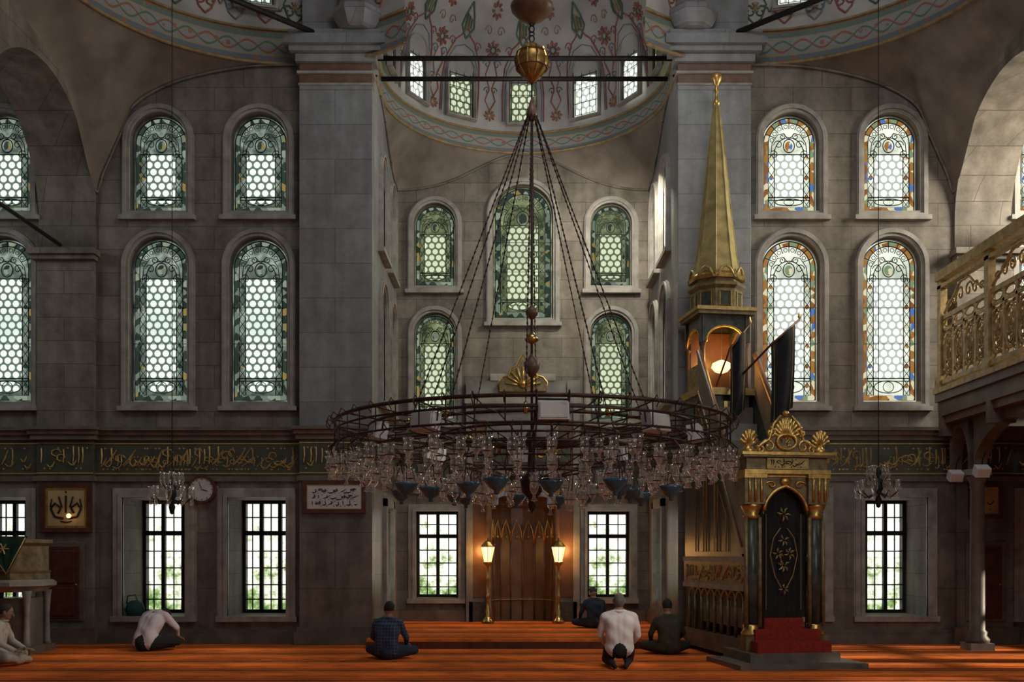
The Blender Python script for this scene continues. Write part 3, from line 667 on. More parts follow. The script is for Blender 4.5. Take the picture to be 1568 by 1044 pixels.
# ------------------------------------------------------------------ minbar
b=Bld('minbar'); A=math.radians(9)
MB=Matrix.Translation((3.98,14.6,0))@Matrix.Rotation(A,4,'Z'); b.M=MB
b.box(-.95,.95,-.75,.6,0,.07,DTRIM); b.box(-.68,.68,-.45,.6,.07,.2,DTRIM)
b.box(-.56,.56,-.42,.1,.07,.36,REDC); b.box(-.5,.5,-.2,.3,.36,.52,REDC); b.box(-.3,.3,-.05,.45,.52,.68,REDC)
for s in (-1,1):
    x=s*.49
    b.box(x-.14,x+.14,-.16,.16,.07,.42,OLIVE)
    b.lathe([(.14,.42),(.15,.46),(.11,.52),(.12,.57),(.09,.6)],(x,0,0),GOLD,12)
    b.lathe([(.095,.6),(.1,1.3),(.09,2.15)],(x,-.02,0),DGREEN,12)
    for dx in (-.105,.105): b.lathe([(.035,.55),(.03,2.15)],(x+dx,-.08,0),OLIVE,8)
    b.lathe([(.09,2.13),(.13,2.17),(.10,2.2),(.15,2.3),(.16,2.34)],(x,-.02,0),GOLD,12)
    b.box(x-.16,x+.16,-.17,.17,2.34,2.78,OLIVE)
    for k in (-.09,0,.09): b.tube([(x+k,-.18,2.38),(x+k,-.18,2.72)],.022,GOLD,6)
    b.box(x-.17,x+.17,-.19,.17,2.72,2.78,GOLD)
    b.lathe([(.09,3.08),(.12,3.12),(.06,3.18),(.05,3.22)],(x+s*.06,-.05,0),GOLD,10)
    b.M=MB@basis((x+s*.06,-.08,3.2),(0,-1,0))
    for k in range(7):
        a=pi*(k+.5)/7; b.tube([(0,0,0),(.14*math.cos(a),.03+.2*math.sin(a),0)],[.015,.032],GOLD,6)
    b.tube([(x_,y_,0) for x_,y_ in ell(0,.05,.07,.06,10)],.018,GOLD,5,True); b.M=MB
b.box(-.35,.35,-.12,.15,2.74,2.78,GOLD)
ap=[(-.35,2.2),(-.33,2.2)]+[(-.33*math.cos(pi*k/14),2.25+.28*math.sin(pi*k/14)+.08*(1-abs(math.cos(pi*k/14)))) for k in range(15)]+[(.35,2.2),(.35,2.76),(-.35,2.76)]
b.M=MB@basis((0,-.08,0),(0,-1,0)); b.prism(ap,-.1,.02,OLIVE)
b.tube([(-.33*math.cos(pi*k/14),2.25+.28*math.sin(pi*k/14)+.08*(1-abs(math.cos(pi*k/14))),.03) for k in range(15)],.03,GOLD,6)
for s in (-1,1):
    b.tube([(s*(.22+.1*(1-k/12)*math.cos(k*.6)),2.62+.07*(1-k/12)*math.sin(k*.6),.03) for k in range(12)],.018,GOLD,5)
b.ball((0,2.68,.03),(.09,.07,.04),GOLD)
b.M=MB
b.box(-.66,.66,-.2,.2,2.78,2.84,GOLD); b.box(-.62,.62,-.16,.18,2.84,3.02,OLIVE); b.box(-.7,.7,-.24,.22,3.02,3.05,OLIVE); b.box(-.72,.72,-.26,.22,3.05,3.09,GOLD)
b.M=MB@basis((0,-.17,0),(0,-1,0)); b.box(-.32,.32,2.85,3.01,-.0,.02,GOLDS); script(b,-.3,.3,2.87,3.0,.025,DGREEN,3,.05,.007)
b.M=MB@basis((0,-.1,3.08),(0,-1,0))
for k in range(11):
    a=pi*(k+.5)/11; b.tube([(0,.22,.02),(.20*math.cos(a),.24+.28*math.sin(a),.02)],[.012,.04],GOLD,6)
b.prism([(-.42,0),(.42,0),(.3,.1),(.26,.24),(.18,.34),(.1,.3),(-.1,.3),(-.18,.34),(-.26,.24),(-.3,.1)],-.03,.03,OLIVE)
b.tube([(x_,y_,.05) for x_,y_ in ell(0,.17,.15,.11,16)],.025,GOLD,6,True); script(b,-.12,.12,.11,.23,.05,GOLD,8,.05,.008)
for s in (-1,1):
    for (cx_,cy_,r_,ph) in ((.27,.1,.11,0),(.24,.3,.08,1.5),(.4,.05,.07,.4)):
        b.tube([(s*(cx_+r_*(1-k/16)*math.cos(ph+k*.55)),cy_+r_*(1-k/16)*math.sin(ph+k*.55),.03) for k in range(15)],.022,GOLD,6)
    b.tube([(s*.5,0,.03),(s*.4,.12,.04),(s*.26,.2,.03),(s*.2,.42,.03),(s*.08,.55,.03)],.022,GOLD,6)
b.ball((0,.58,.02),.05,GOLD)
b.M=MB
g=[[(-.37+.74*i/24,.02+.02*math.sin(i*1.3)+.01*math.sin(i*.5+j),.69+1.95*j/6) for i in range(25)] for j in range(7)]
b.surf(g,BLACKM)
b.M=MB@basis((0,-.02,0),(0,-1,0))
rq=random.Random(2)
for (cx_,cy_,r_,n_) in ((0,2.2,.11,7),(0,1.82,.09,5),(-.09,1.62,.09,6),(.09,1.62,.09,6),(0,1.45,.1,6),(0,1.1,.08,5)):
    for k in range(n_):
        a=2*pi*k/n_+rq.random(); b.tube([(cx_+.02*math.cos(a),cy_+.02*math.sin(a),.028),(cx_+r_*.6*math.cos(a+.3),cy_+r_*.6*math.sin(a+.3),.03),(cx_+r_*math.cos(a+.1),cy_+r_*math.sin(a+.1),.028)],[.004,.015,.003],GOLDS,4)
for s in (-1,1):
    b.tube([(s*.04,1.12,.03),(s*.14,1.3,.03),(s*.21,1.6,.03),(s*.16,1.85,.03),(s*.05,2.0,.03)],.007,GOLDS,4)
    b.tube([(s*.27,.8,.02),(s*.27,2.2,.02)],.005,GOLDS,4)
b.M=MB
for s in (-1,1):
    b.M=MB@(basis((s*.5,0,0),(s,0,0)))
    k=1 if s>0 else -1
    P=lambda t,z:(k*t,z)
    b.prism([P(.15,.07),P(2.9,.07),P(2.9,.35),P(.15,.35)],-.08,.05,DTRIM)
    for i in range(9):
        t=.25+i*.3; b.tube([(*P(t,.35),0),(*P(t,.95),0)],[.03,.022],OLIVE,6)
        if i<8: b.tube([(*P(t+.15-.13*math.cos(pi*j/8),.93+.12*math.sin(pi*j/8)),0) for j in range(9)],.02,GOLDS,5)
    b.prism([P(.15,1.06),P(2.9,1.06),P(2.9,1.14),P(.15,1.14)],-.05,.04,TRIM)
    b.prism([P(.15,1.14),P(2.9,1.14),P(2.9,1.5),P(.15,1.5)],-.04,.02,OLIVE)
    if s<0: script(b,-2.85,-.2,1.17,1.46,.025,GOLDS,12,.1,.014)
    b.prism([P(.15,1.5),P(2.9,1.5),P(2.9,1.58),P(.15,1.58)],-.05,.04,TRIM)
    b.prism([P(.3,1.58),P(2.9,1.58),P(2.9,4.4),P(2.2,4.4)],-.04,.0,DGREEN)
    b.prism([P(.15,1.62),P(.15,2.15),P(2.2,4.95),P(2.2,4.4),P(.35,1.62)],-.03,.02,MGREY)
    b.tube([(*P(.1,2.2),0),(*P(2.2,5.02),0)],.05,BROWN,8)
    for i in range(3):
        t=.9+i*.5; z1=1.58+(t-.3)*1.484-.15
        b.tube([(*P(t,1.66),.02),(*P(t+.38,1.66),.02),(*P(t+.38,z1+.4),.02),(*P(t,z1-.1),.02)],.011,GOLDS,5,True)
    b.tube([(*P(.25,1.72),.03),(*P(2.15,4.35),.03)],.013,GOLDS,5)
b.M=MB
for i in range(12): b.box(-.45,.45,.3+i*.17,2.6,.5+i*.3,.8+i*.3,DTRIM if i%2 else MGREY)
tx,ty=-.03,2.62
b.box(tx-.42,tx+.42,ty-.42,ty+.38,.07,4.3,DGREEN)
b.box(tx-.5,tx+.5,ty-.5,ty+.42,4.3,4.42,GOLDS)
b.box(tx-.03,tx+.03,ty-.44,ty-.42,1.6,4.2,GOLDS)
for sx_ in (-1,1):
    for sy_ in (-1,1):
        b.lathe([(.06,4.42),(.045,4.5),(.04,5.1),(.065,5.18),(.07,5.2)],(tx+sx_*.38,ty+sy_*.36,0),BROWN,10)
    b.box(tx+sx_*.38-.03,tx+sx_*.38+.03,ty-.33,ty+.33,4.42,4.85,LATT)
b.box(tx-.36,tx+.36,ty+.3,ty+.36,4.42,5.5,NICHE)
ap=[(-.44,5.2),(-.34,5.2)]+[(-.34*math.cos(pi*k/12),5.2+.28*math.sin(pi*k/12)) for k in range(1,12)]+[(.34,5.2),(.44,5.2),(.44,5.68),(-.44,5.68)]
for (n_,o_) in (((0,-1,0),(tx,ty-.38,0)),((-1,0,0),(tx-.38,ty,0)),((1,0,0),(tx+.38,ty,0)),((0,1,0),(tx,ty+.36,0))):
    b.M=MB@basis(o_,n_); b.prism(ap,-.03,.03,DGREEN)
    b.tube([(-.34*math.cos(pi*k/12),5.2+.28*math.sin(pi*k/12),.035) for k in range(13)],.022,GOLD,5)
b.M=MB
b.box(tx-.5,tx+.5,ty-.5,ty+.46,5.66,5.72,OLIVE); b.box(tx-.53,tx+.53,ty-.53,ty+.48,5.72,5.78,GOLDS)
b.lathe([(.44,5.78),(.44,6.12),(.50,6.17),(.50,6.21),(.42,6.25),(.42,6.33)],(tx,ty,0),OLIVE,8,False,pi/8)
for k in range(8):
    a=2*pi*k/8
    b.M=MB@Matrix.Translation((tx,ty,0))@Matrix.Rotation(a,4,'Z')@basis((0,-.41,0),(0,-1,0))
    b.prism([(-.11,5.82),(.11,5.82),(.11,6.08),(-.11,6.08)],-.01,.005,DGREEN)
    b.tube([(-.1,5.83,.01),(.1,5.83,.01),(.1,6.07,.01),(-.1,6.07,.01)],.014,GOLD,4,True)
    b.tube([(-.16,6.3,0.03),(-.08,6.45,.03),(0,6.5,.03),(.08,6.45,.03),(.16,6.3,.03)],.025,SPIRE,5)
b.M=MB
b.lathe([(.48,6.30),(.50,6.36),(.42,6.42)],(tx,ty,0),GOLD,8,False,pi/8)
b.lathe([(.40,6.42),(.34,6.75),(.25,7.5),(.15,8.5),(.05,9.35),(.04,9.4)],(tx,ty,0),SPIRE,8,False,pi/8)
for k in range(8):
    a=2*pi*k/8+pi/8; b.tube([(tx+r*math.cos(a),ty+r*math.sin(a),z) for r,z in ((.40,6.42),(.34,6.75),(.25,7.5),(.15,8.5),(.05,9.35))],.012,SPIRE,4)
b.lathe([(.03,9.35),(.07,9.42),(.03,9.5),(.025,9.6),(.05,9.65),(.02,9.7),(.05,9.75),(.1,9.84),(.09,9.92),(.0,9.97)],(tx,ty,0),GOLD,12)
b.tube([(tx+.05,ty-.1,5.5),(tx+.05,ty-.1,4.95)],.006,BRASS,4)
b.lathe([(.04,4.95),(.15,4.9),(.17,4.83),(.11,4.76),(.0,4.72)],(tx+.05,ty-.1,0),GLOW,14)
b.done(origin=False)
lp=MB@Vector((tx+.05,ty-.22,4.98))
l=bpy.data.lights.new('minbar_lamp_light','POINT'); l.energy=26; l.color=(1,.45,.1); l.shadow_soft_size=.1
o=bpy.data.objects.new('minbar_lamp_light',l); o.location=lp; sc.collection.objects.link(o)
for (x,z,y,w,px0) in ((4.35,4.95,15.9,.40,3.7),(3.75,5.0,16.45,.28,3.45)):
    b=Bld('banner'); g=[]
    for j in range(13):
        t=j/12; row=[]
        for i in range(9):
            u=i/8; row.append((x-w/2+w*u*(1-.12*t)+.02*math.sin(3*t),y+.05*math.sin(u*7+t*2),z+.35*(u)*(1)+.02-1.25*t-.1*u*t+.0))
        g.append(row)
    b.surf(g,BLACKM)
    for f in (.12,.88): b.tube([(p[0],p[1]-.012,p[2]) for p in [r[1 if f<.5 else 7] for r in g]],.004,GOLDS,4)
    b.tube([(px0,16.75,4.45),(x-w/2,y,z+.02),(x+w/2+.05,y-.02,z+.42)],.018,WOODR,6); b.lathe([(0,-.06),(.03,0),(0,.1)],(x+w/2+.05,y-.02,z+.46),GOLD,8)
    b.done()

# ------------------------------------------------------------------ gallery / balcony on the right
b=Bld('balcony'); XB=7.57
b.box(XB,7.99,9,17.62,4.05,4.3,DTRIM); b.box(XB-.06,XB+.3,9,17.62,4.3,4.44,DTRIM); b.box(XB-.1,XB+.2,9,17.62,4.44,4.53,LATT)
b.box(XB+.05,7.99,9,17.62,3.92,4.05,BROWN)
yy=17.55; posts=[]
while yy>9.5:
    posts.append(yy); b.box(XB-.02,XB+.1,yy-.07,yy+.07,4.53,6.5,LATT); b.box(XB-.05,XB+.13,yy-.1,yy+.1,4.53,4.75,LATT)
    b.box(XB,XB+.42,yy-.08,yy+.05,3.7,4.05,DTRIM)
    yy-=1.75
b.box(XB-.06,XB+.14,9.4,17.62,6.44,6.6,LATT); b.box(XB-.02,XB+.1,9.4,17.62,6.30,6.36,LATT); b.box(XB-.02,XB+.1,9.4,17.62,4.60,4.68,LATT)
for i in range(len(posts)-1):
    y1,y0=posts[i],posts[i+1]
    b.M=basis((XB+.04,0,0),(-1,0,0))
    n_=4; cw=(y1-y0-.14)/n_
    b.box(-y1,-y0,5.74,5.82,-.025,.025,LATT); b.box(-y1,-y0,5.53,5.58,-.02,.02,LATT)
    for j in range(n_):
        u=-(y1-.07)+cw*(j+.5)
        b.box(u-cw*.5-.028,u-cw*.5+.028,4.68,5.8,-.02,.02,LATT)
        for (a_,b_,t_) in ((.40,.36,.024),(.30,.26,.016),(.16,.13,.02)):
            b.tube([(x_,y_,.005) for x_,y_ in ell(u,5.12,cw*a_,b_,14)],t_,LATT,5,True)
        for q in range(8):
            v0=4.66+q*.115
            b.tube([(u-cw*.5,v0,-.008),(u+cw*.5,v0+cw*.8,-.008)],.015,LATT,4) if v0+cw*.8<5.6 else None
            b.tube([(u+cw*.5,v0,-.008),(u-cw*.5,v0+cw*.8,-.008)],.015,LATT,4) if v0+cw*.8<5.6 else None
        for k in range(8):
            t=2*pi*k/8; b.tube([(u,5.12,.01),(u+cw*.28*math.cos(t),5.12+.24*math.sin(t),.01)],[.02,.01],LATT,4)
        b.tube([(x_,y_,0) for x_,y_ in ell(u,5.66,cw*.4,.07,12)],.016,LATT,4,True)
        for sd in (-1,1):
            for vv in (5.44,4.8):
                b.tube([(u+sd*(cw*.26+.09*(1-k/12)*math.cos(k*.6)),vv+.08*(1-k/12)*math.sin(k*.6),0) for k in range(11)],.017,LATT,4)
    um=-(y0+y1)/2; hw=(y1-y0)/2-.1
    for s in (-1,1):
        b.tube([(um+s*hw*t,5.84+.40*math.cos(t*pi/2)**1.2+.03*math.sin(t*9),0) for t in [k/14 for k in range(15)]],.026,LATT,5)
        for (c0,r_) in ((.2,.14),(.5,.12),(.78,.08)):
            b.tube([(um+s*(hw*c0+r_*(1-k/15)*math.cos(k*.6)),5.95+(.1-.1*c0)+r_*(1-k/15)*math.sin(k*.6),0) for k in range(13)],.02,LATT,4)
    b.M=Matrix.Identity(4)
def archpoly(y0,y1,zs,zt,n=16):
    r=(y1-y0)/2; c=(y0+y1)/2; h=zt-zs-.12
    return [(y1,zs),(y1,zt),(y0,zt),(y0,zs)]+[(c-r*math.cos(pi*k/n),zs+h*math.sin(pi*k/n)) for k in range(1,n)]
for y0,y1 in ((16.9,17.62),(13.2,16.7),(9.5,13.0)):
    b.M=basis((7.88,0,0),(1,0,0)); b.prism(archpoly(y0,y1,3.06,3.95),-.11,.11,DTRIM)
b.M=Matrix.Identity(4)
b.done(origin=False)
b=Bld('floor_gallery'); b.box(8.0,12.35,9,17.62,4.05,4.3,DTRIM); b.done(origin=False)
for y in (16.8,13.1):
    b=Bld('gallery_column'); x=7.88; b.box(x-.2,x+.2,y-.2,y+.2,0,.12,TRIM)
    b.lathe([(.19,.12),(.2,.18),(.15,.24),(.16,.3),(.125,.34),(.12,1.5),(.11,2.72),(.13,2.75),(.115,2.8),(.17,2.92),(.19,2.95)],(x,y,0),DTRIM,20)
    b.box(x-.2,x+.2,y-.1,y+.1,2.95,3.05,TRIM); b.done()
for y in (16.55,17.5):
    b=Bld('gallery_floodlight'); b.M=Matrix.Translation((7.55,y-.6,2.95))@Matrix.Rotation(.5,4,'X')
    b.box(-.11,.11,-.08,.08,-.08,.08,FLOODM); b.box(-.1,.1,-.09,-.08,-.07,.07,WHITE); b.M=Matrix.Identity(4); b.tube([(7.55,y-.6,2.95),(7.65,y-.4,3.15),(7.8,y-.2,3.3)],.015,IRON,5); b.done()
hs=[]
for yc in (12.6,14.1,15.6,16.9):
    for du in (-.25,.25):
        for z0 in (1.3,2.15): hs.append([(-yc+du-.21,z0),(-yc+du+.21,z0),(-yc+du+.21,z0+.75),(-yc+du-.21,z0+.75)])  # unseen openings, added and shaped to throw sun patches across the floor
wallholes('wall_right',[(-18,0),(-3,0),(-3,14.2),(-18,14.2)],hs,.3,basis((12.4,0,0),(-1,0,0)),STONE)
wallholes('wall_left',[(3,0),(18,0),(18,14.2),(3,14.2)],[],.3,basis((-12.1,0,0),(1,0,0)),STONE)
# ------------------------------------------------------------------ big chandelier
CX,CYY=.24,12.0
RO=2.35
ch=Bld('chandelier')
def circ(r,z,n=72): return [(CX+r*math.cos(2*pi*i/n),CYY+r*math.sin(2*pi*i/n),z) for i in range(n)]
for r,z,t in ((RO,3.16,.022),(RO,3.05,.012),(RO-.02,2.9,.013),(1.95,3.12,.018),(1.95,2.86,.013),(1.5,3.13,.02),(1.5,2.82,.013),(1.05,3.05,.016),(1.05,2.72,.013),(.6,2.95,.016),(.6,2.6,.013)):
    ch.tube(circ(r,z),t,BRONZE,6,True)
def cup(x,y,z,k=1.0,m=LGLASS):
    ch.lathe([(.0,z),(.035*k,z+.012),(.016*k,z+.035*k),(.014*k,z+.07*k),(.042*k,z+.11*k),(.048*k,z+.16*k),(.038*k,z+.20*k),(.058*k,z+.24*k)],(x,y,0),m,9)
rn=random.Random(3)
for r,zr,zc,n in ((RO,2.9,2.50,50),(2.12,2.95,2.50,34),(1.95,2.86,2.42,38),(1.5,2.82,2.36,30),(1.05,2.72,2.26,24),(.6,2.6,2.16,16)):
    for i in range(n):
        a=2*pi*i/n+rn.uniform(-.03,.03); ca_,sa_=math.cos(a),math.sin(a)
        zz=zc+rn.uniform(-.06,.06); ro=r+.05
        ch.tube([(CX+r*ca_,CYY+r*sa_,zr),(CX+(r+.08)*ca_,CYY+(r+.08)*sa_,zr-.08),(CX+(r+.07)*ca_,CYY+(r+.07)*sa_,zz+.3),(CX+ro*ca_,CYY+ro*sa_,zz+.24)],.007,BRONZE,4)
        ch.tube([(CX+(ro+.05*math.cos(t))*ca_-.05*math.sin(t)*sa_,CYY+(ro+.05*math.cos(t))*sa_+.05*math.sin(t)*ca_,zz+.14) for t in [2*pi*k/8 for k in range(8)]],.005,BRONZE,3,True)
        cup(CX+ro*ca_,CYY+ro*sa_,zz,rn.uniform(.95,1.2))
for i in range(48):
    a=2*pi*i/48; ca_,sa_=math.cos(a),math.sin(a)
    ch.tube([(CX+RO*ca_,CYY+RO*sa_,3.15),(CX+RO*ca_,CYY+RO*sa_,2.9)],.007,BRONZE,4)
    ch.tube([(CX+RO*ca_,CYY+RO*sa_,3.15),(CX+(RO+.07)*ca_,CYY+(RO+.07)*sa_,3.2),(CX+(RO+.1)*ca_,CYY+(RO+.1)*sa_,3.13),(CX+(RO+.06)*ca_,CYY+(RO+.06)*sa_,3.08)],.007,BRONZE,4)
for i in range(24):
    a=2*pi*i/24; ca_,sa_=math.cos(a),math.sin(a); p=lambda r,z:(CX+r*ca_,CYY+r*sa_,z)
    ch.tube([p(.15,2.9),p(.6,2.95),p(1.05,3.05),p(1.5,3.12),p(1.95,3.1),p(RO,3.15)],.009,BRONZE,4)
    if i%2==0:
        ch.tube([p(.1,2.5),p(.6,2.6),p(1.05,2.72),p(1.5,2.82),p(1.95,2.86),p(RO,2.9)],.008,BRONZE,4)
        for r0_,z0_ in ((.9,3.0),(1.75,3.1)):
            ch.tube([p(r0_+.18*(1-k/14)*math.cos(k*.55),z0_-.03-.12*(1-k/14)*math.sin(k*.55)) for k in range(13)],.008,BRONZE,4)
for i in range(16):
    a=2*pi*i/16+.15; r=1.22+.45*(i%2)
    x,y=CX+r*math.cos(a),CYY+r*math.sin(a); z=2.28
    ch.lathe([(0,z-.05),(.03,z-.04),(.025,z-.01),(.08,z+.025),(.13,z+.10),(.14,z+.13),(.125,z+.13),(.07,z+.05)],(x,y,0),BLUEG,14)
    for k in range(3):
        q=a+2*pi*k/3; ch.tube([(x+.13*math.cos(q),y+.13*math.sin(q),z+.13),(x,y,2.8)],.004,BRONZE,3)
def chain(p,q):
    p,q=Vector(p),Vector(q); n=int((q-p).length/.075); d=(q-p)/n
    ch.tube([p,q],.006,BRONZE,4)
    for i in range(n):
        c=p+d*(i+.5); ch.tube([c-d*.42,c,c+d*.42],[.004,.014,.004],BRONZE,5)
for i in range(10):
    a=2*pi*i/10+.25; chain((CX+1.5*math.cos(a),CYY+1.5*math.sin(a),3.12),(CX+.04*math.cos(a),CYY+.04*math.sin(a),6.95))
for i in range(10):
    a=2*pi*i/10+.25; x,y=CX+1.5*math.cos(a),CYY+1.5*math.sin(a); ch.lathe([(.02,3.1),(.04,3.15),(.02,3.22)],(x,y,0),BRASS,8)
ch.tube([(CX,CYY,2.3),(CX,CYY,6.95)],.016,BRONZE,8)
ch.lathe([(.0,2.1),(.03,2.15),(.05,2.2),(.03,2.26),(.12,2.36),(.14,2.5),(.06,2.6),(.04,2.9),(.1,3.0),(.05,3.1)],(CX,CYY,0),BRONZE,14)
ch.lathe([(.03,3.75),(.09,3.85),(.10,3.92),(.05,3.98),(.02,4.03)],(CX,CYY,0),BROWN,12)
ch.lathe([(.02,4.15),(.09,4.2),(.06,4.25),(.02,4.3)],(CX,CYY,0),BRASS,12)
ch.lathe([(.02,4.45),(.07,4.5),(.08,4.55),(.02,4.62)],(CX,CYY,0),BROWN,12)
ch.lathe([(.03,6.85),(.07,6.92),(.05,7.0),(.02,7.1)],(CX,CYY,0),BROWN,12)
ch.lathe([(.02,7.3),(.05,7.33),(.10,7.38),(.18,7.48),(.2,7.58),(.16,7.7),(.07,7.76),(.03,7.8)],(CX,CYY,0),ORB,16)
for k in range(10):
    a=2*pi*k/10; ch.tube([(CX+r*math.cos(a),CYY+r*math.sin(a),z) for r,z in ((.10,7.38),(.185,7.48),(.208,7.58),(.165,7.7))],.010,BRASS,4)
for zz in (7.48,7.66): ch.tube(circ(.19 if zz<7.5 else .185,zz,20),.008,BROWN,4,True)
ch.tube([(CX,CYY,7.0),(CX,CYY,7.35)],.012,IRON,6)
for k in range(4): ch.tube([(CX+.03*math.cos(t),CYY+(.03*math.sin(t) if k%2 else 0),7.84+k*.06+.04*math.sin(t)) for t in [i*pi/4 for i in range(8)]],.008,IRON,4,True)
ch.lathe([(.03,8.02),(.07,8.06),(.16,8.10),(.25,8.19),(.26,8.24),(.16,8.3),(.06,8.33),(.03,8.4)],(CX,CYY,0),BROWN,18)
ch.tube([(CX,CYY,8.3),(CX,CYY,14.2)],.014,IRON,6)
for a,r in ((-2.2,1.95),(-1.5,2.3),(-.85,1.95),(2.2,2.25),(1.0,2.25),(-2.75,1.9),(-.3,1.95),(1.6,1.9)):
    x,y=CX+r*math.cos(a),CYY+r*math.sin(a)
    ch.M=Matrix.Translation((x,y,3.0))@Matrix.Rotation(a+pi/2,4,'Z')@Matrix.Rotation(-.15,4,'X')
    ch.box(-.15,.15,-.07,.07,-.09,.09,FLOODM)
    ch.box(-.135,.135,-.085,-.07,-.075,.075,WHITE); ch.tube([(-.16,0,0),(-.16,0,.13),(.16,0,.13),(.16,0,0)],.01,IRON,4); ch.M=Matrix.Identity(4)
ch.done()
for X0,zt in ((-5.14,2.83),(5.54,2.93)):
    b=Bld('small_chandelier'); y=15
    b.tube([(X0,y,zt-.1),(X0,y,14.2)],.007,IRON,5)
    b.lathe([(.0,zt-.62),(.03,zt-.6),(.05,zt-.5),(.02,zt-.42),(.07,zt-.33),(.05,zt-.22),(.02,zt-.15),(.05,zt-.08),(.02,zt)],(X0,y,0),IRON,12)
    for rr_,zz_,n_ in ((.3,zt-.34,9),(.14,zt-.12,5)):
        for k in range(n_):
            a=2*pi*k/n_
            b.tube([(X0+.03*math.cos(a),y+.03*math.sin(a),zz_-.05),(X0+rr_*.6*math.cos(a),y+rr_*.6*math.sin(a),zz_-.12),(X0+rr_*math.cos(a),y+rr_*math.sin(a),zz_-.02)],.010,BRONZE,4)
            b.lathe([(0,zz_-.14),(.03,zz_-.12),(.02,zz_-.06),(.045,zz_),(.05,zz_+.06),(.035,zz_+.1),(.05,zz_+.14)],(X0+rr_*math.cos(a),y+rr_*math.sin(a),0),LGLASS,9)
    b.done()
# ------------------------------------------------------------------ wall objects
b=Bld('wall_clock'); b.M=basis((-5.57,17.85,2.78),(0,-1,0))
R2=.25; b.prism(ell(0,0,R2,R2,32),-.05,.03,WOODR); b.ring(ell(0,0,R2,R2,32),ell(0,0,R2*.84,R2*.84,32),.03,.06,WOODR); b.flat(ell(0,0,R2*.84,R2*.84,32),.035,WHITE)
for k in range(12):
    a=pi/6*k; b.tube([(R2*.68*math.cos(a),R2*.68*math.sin(a),.04),(R2*.78*math.cos(a),R2*.78*math.sin(a),.04)],.006,IRON,4)
b.tube([(0,0,.045),(.1,-.03,.045)],.007,IRON,4); b.tube([(0,0,.045),(-.05,.14,.045)],.005,IRON,4); b.ball((0,0,.045),.012,BRASS); b.done()
def panel(name,cx,y,cz,w,h,fm,gm,sm,seed,r=.012,lines=1):
    b=Bld(name); b.M=basis((cx,y,cz-h/2),(0,-1,0))
    b.box(-w/2,w/2,0,h,-.02,.02,fm); b.ring(rect(w,h,0),rect(w,h,.07),.02,.05,fm); b.flat(rect(w,h,.06),.025,gm); b.ring(rect(w,h,.06),rect(w,h,.08),.02,.035,GOLD)
    for k in range(lines):
        v0=.12+(h-.24)*k/lines; script(b,-w/2+.12,w/2-.12,v0,v0+(h-.24)/lines*.85,.032,sm,seed+k,.07,r)
    return b
b=Bld('calligraphy_panel'); w,h=.9,.88; b.M=basis((-8.0,17.83,2.01),(0,-1,0))
b.box(-w/2,w/2,0,h,-.02,.02,WOODR); b.ring(rect(w,h,0),rect(w,h,.08),.02,.05,WOODR); b.flat(rect(w,h,.07),.025,PAPER); b.ring(rect(w,h,.08),rect(w,h,.12),.02,.035,GOLD)
for s in (-1,1):
    b.tube([(s*.05,.25,.035),(s*.2,.28,.035),(s*.27,.42,.035),(s*.2,.52,.035),(s*.09,.44,.035),(s*.14,.34,.035)],.02,IRON,5)
    b.tube([(s*.07,.45,.035),(s*.13,.64,.035)],.014,IRON,5); b.tube([(s*.28,.45,.035),(s*.25,.6,.035)],.012,IRON,5)
b.tube([(0,.35,.035),(0,.66,.035)],.016,IRON,5); b.tube([(-.1,.2,.035),(0,.18,.035),(.1,.2,.035)],.01,IRON,5); b.ball((0,.72,.035),.018,IRON); b.done()
panel('inscription_board',-3.17,17.72,2.64,1.12,.58,WOODR,WHITE,IRON,14,.006,3).done()
panel('calligraphy_panel',8.5,17.83,2.58,.6,.62,WOODR,PAPER,IRON,24,.008,1).done()
for s in (-1,1):
    b=Bld('door_%d'%(1 if s<0 else 2)); b.M=basis((C+s*8.28,17.85,.42),(0,-1,0))
    b.box(-.36,.36,0,1.42,-.0,.03,DTRIM); b.box(-.28,.28,.04,1.34,.02,.05,WOODR)
    for v0,v1 in ((.1,.6),(.68,1.26)): b.box(-.2,.2,v0,v1,.05,.07,WOODR)
    b.ball((.23,.65,.07),.02,BRASS); b.done(bevel=.008)
b=Bld('shoulder_bag'); b.M=Matrix.Translation((-6.93,17.95,.5))
b.lathe([(.0,0),(.15,.01),(.17,.12),(.14,.22),(.08,.27),(0,.28)],(.06,.13,0),BAG,12); b.tube([(-.08,.1,.22),(-.06,.1,.36),(.08,.1,.38),(.13,.1,.22)],.012,BAG,6); b.done()
b=Bld('preacher_chair'); px,py=-8.25,16.4
b.M=Matrix.Translation((px,py,0))
b.box(-.5,.5,-.45,.45,0,.12,DTRIM)
for sx_ in (-1,1):
    for sy_ in (-1,1): b.lathe([(.07,.12),(.05,.2),(.04,.6),(.06,.9),(.08,1.02)],(sx_*.4,sy_*.35,0),TRIM,10)
b.box(-.36,.36,-.3,.3,.12,.9,LOWM)
b.lathe([(.5,1.0),(.56,1.06),(.66,1.1),(.66,1.16),(.6,1.2)],(0,0,0),TRIM,8,False,pi/8)
b.lathe([(.56,1.2),(.56,1.3),(.58,1.34),(.54,1.36),(.54,1.75),(.6,1.8),(.6,1.86)],(0,0,0),OLIVE,8,False,pi/8)
b.M=Matrix.Translation((px,py,0))@basis((.16,-.57,0),(0.1,-1,0))
g=[]
for j in range(9):
    t=j/8; g.append([((-.36+.72*i/12)*(1-t)+.05*t,1.9-.62*t,.05+.015*math.sin(i*1.4)) for i in range(13)])
b.surf(g,GREENC)
b.tube([(-.34,1.88,.08),(.05,1.3,.08),(.34,1.88,.08)],.012,GOLD,5)
for k in range(6): b.tube([(0,1.7,.08),(.09*math.cos(k),1.7+.09*math.sin(k),.08)],.012,GOLDS,4)
b.M=Matrix.Identity(4); b.done()
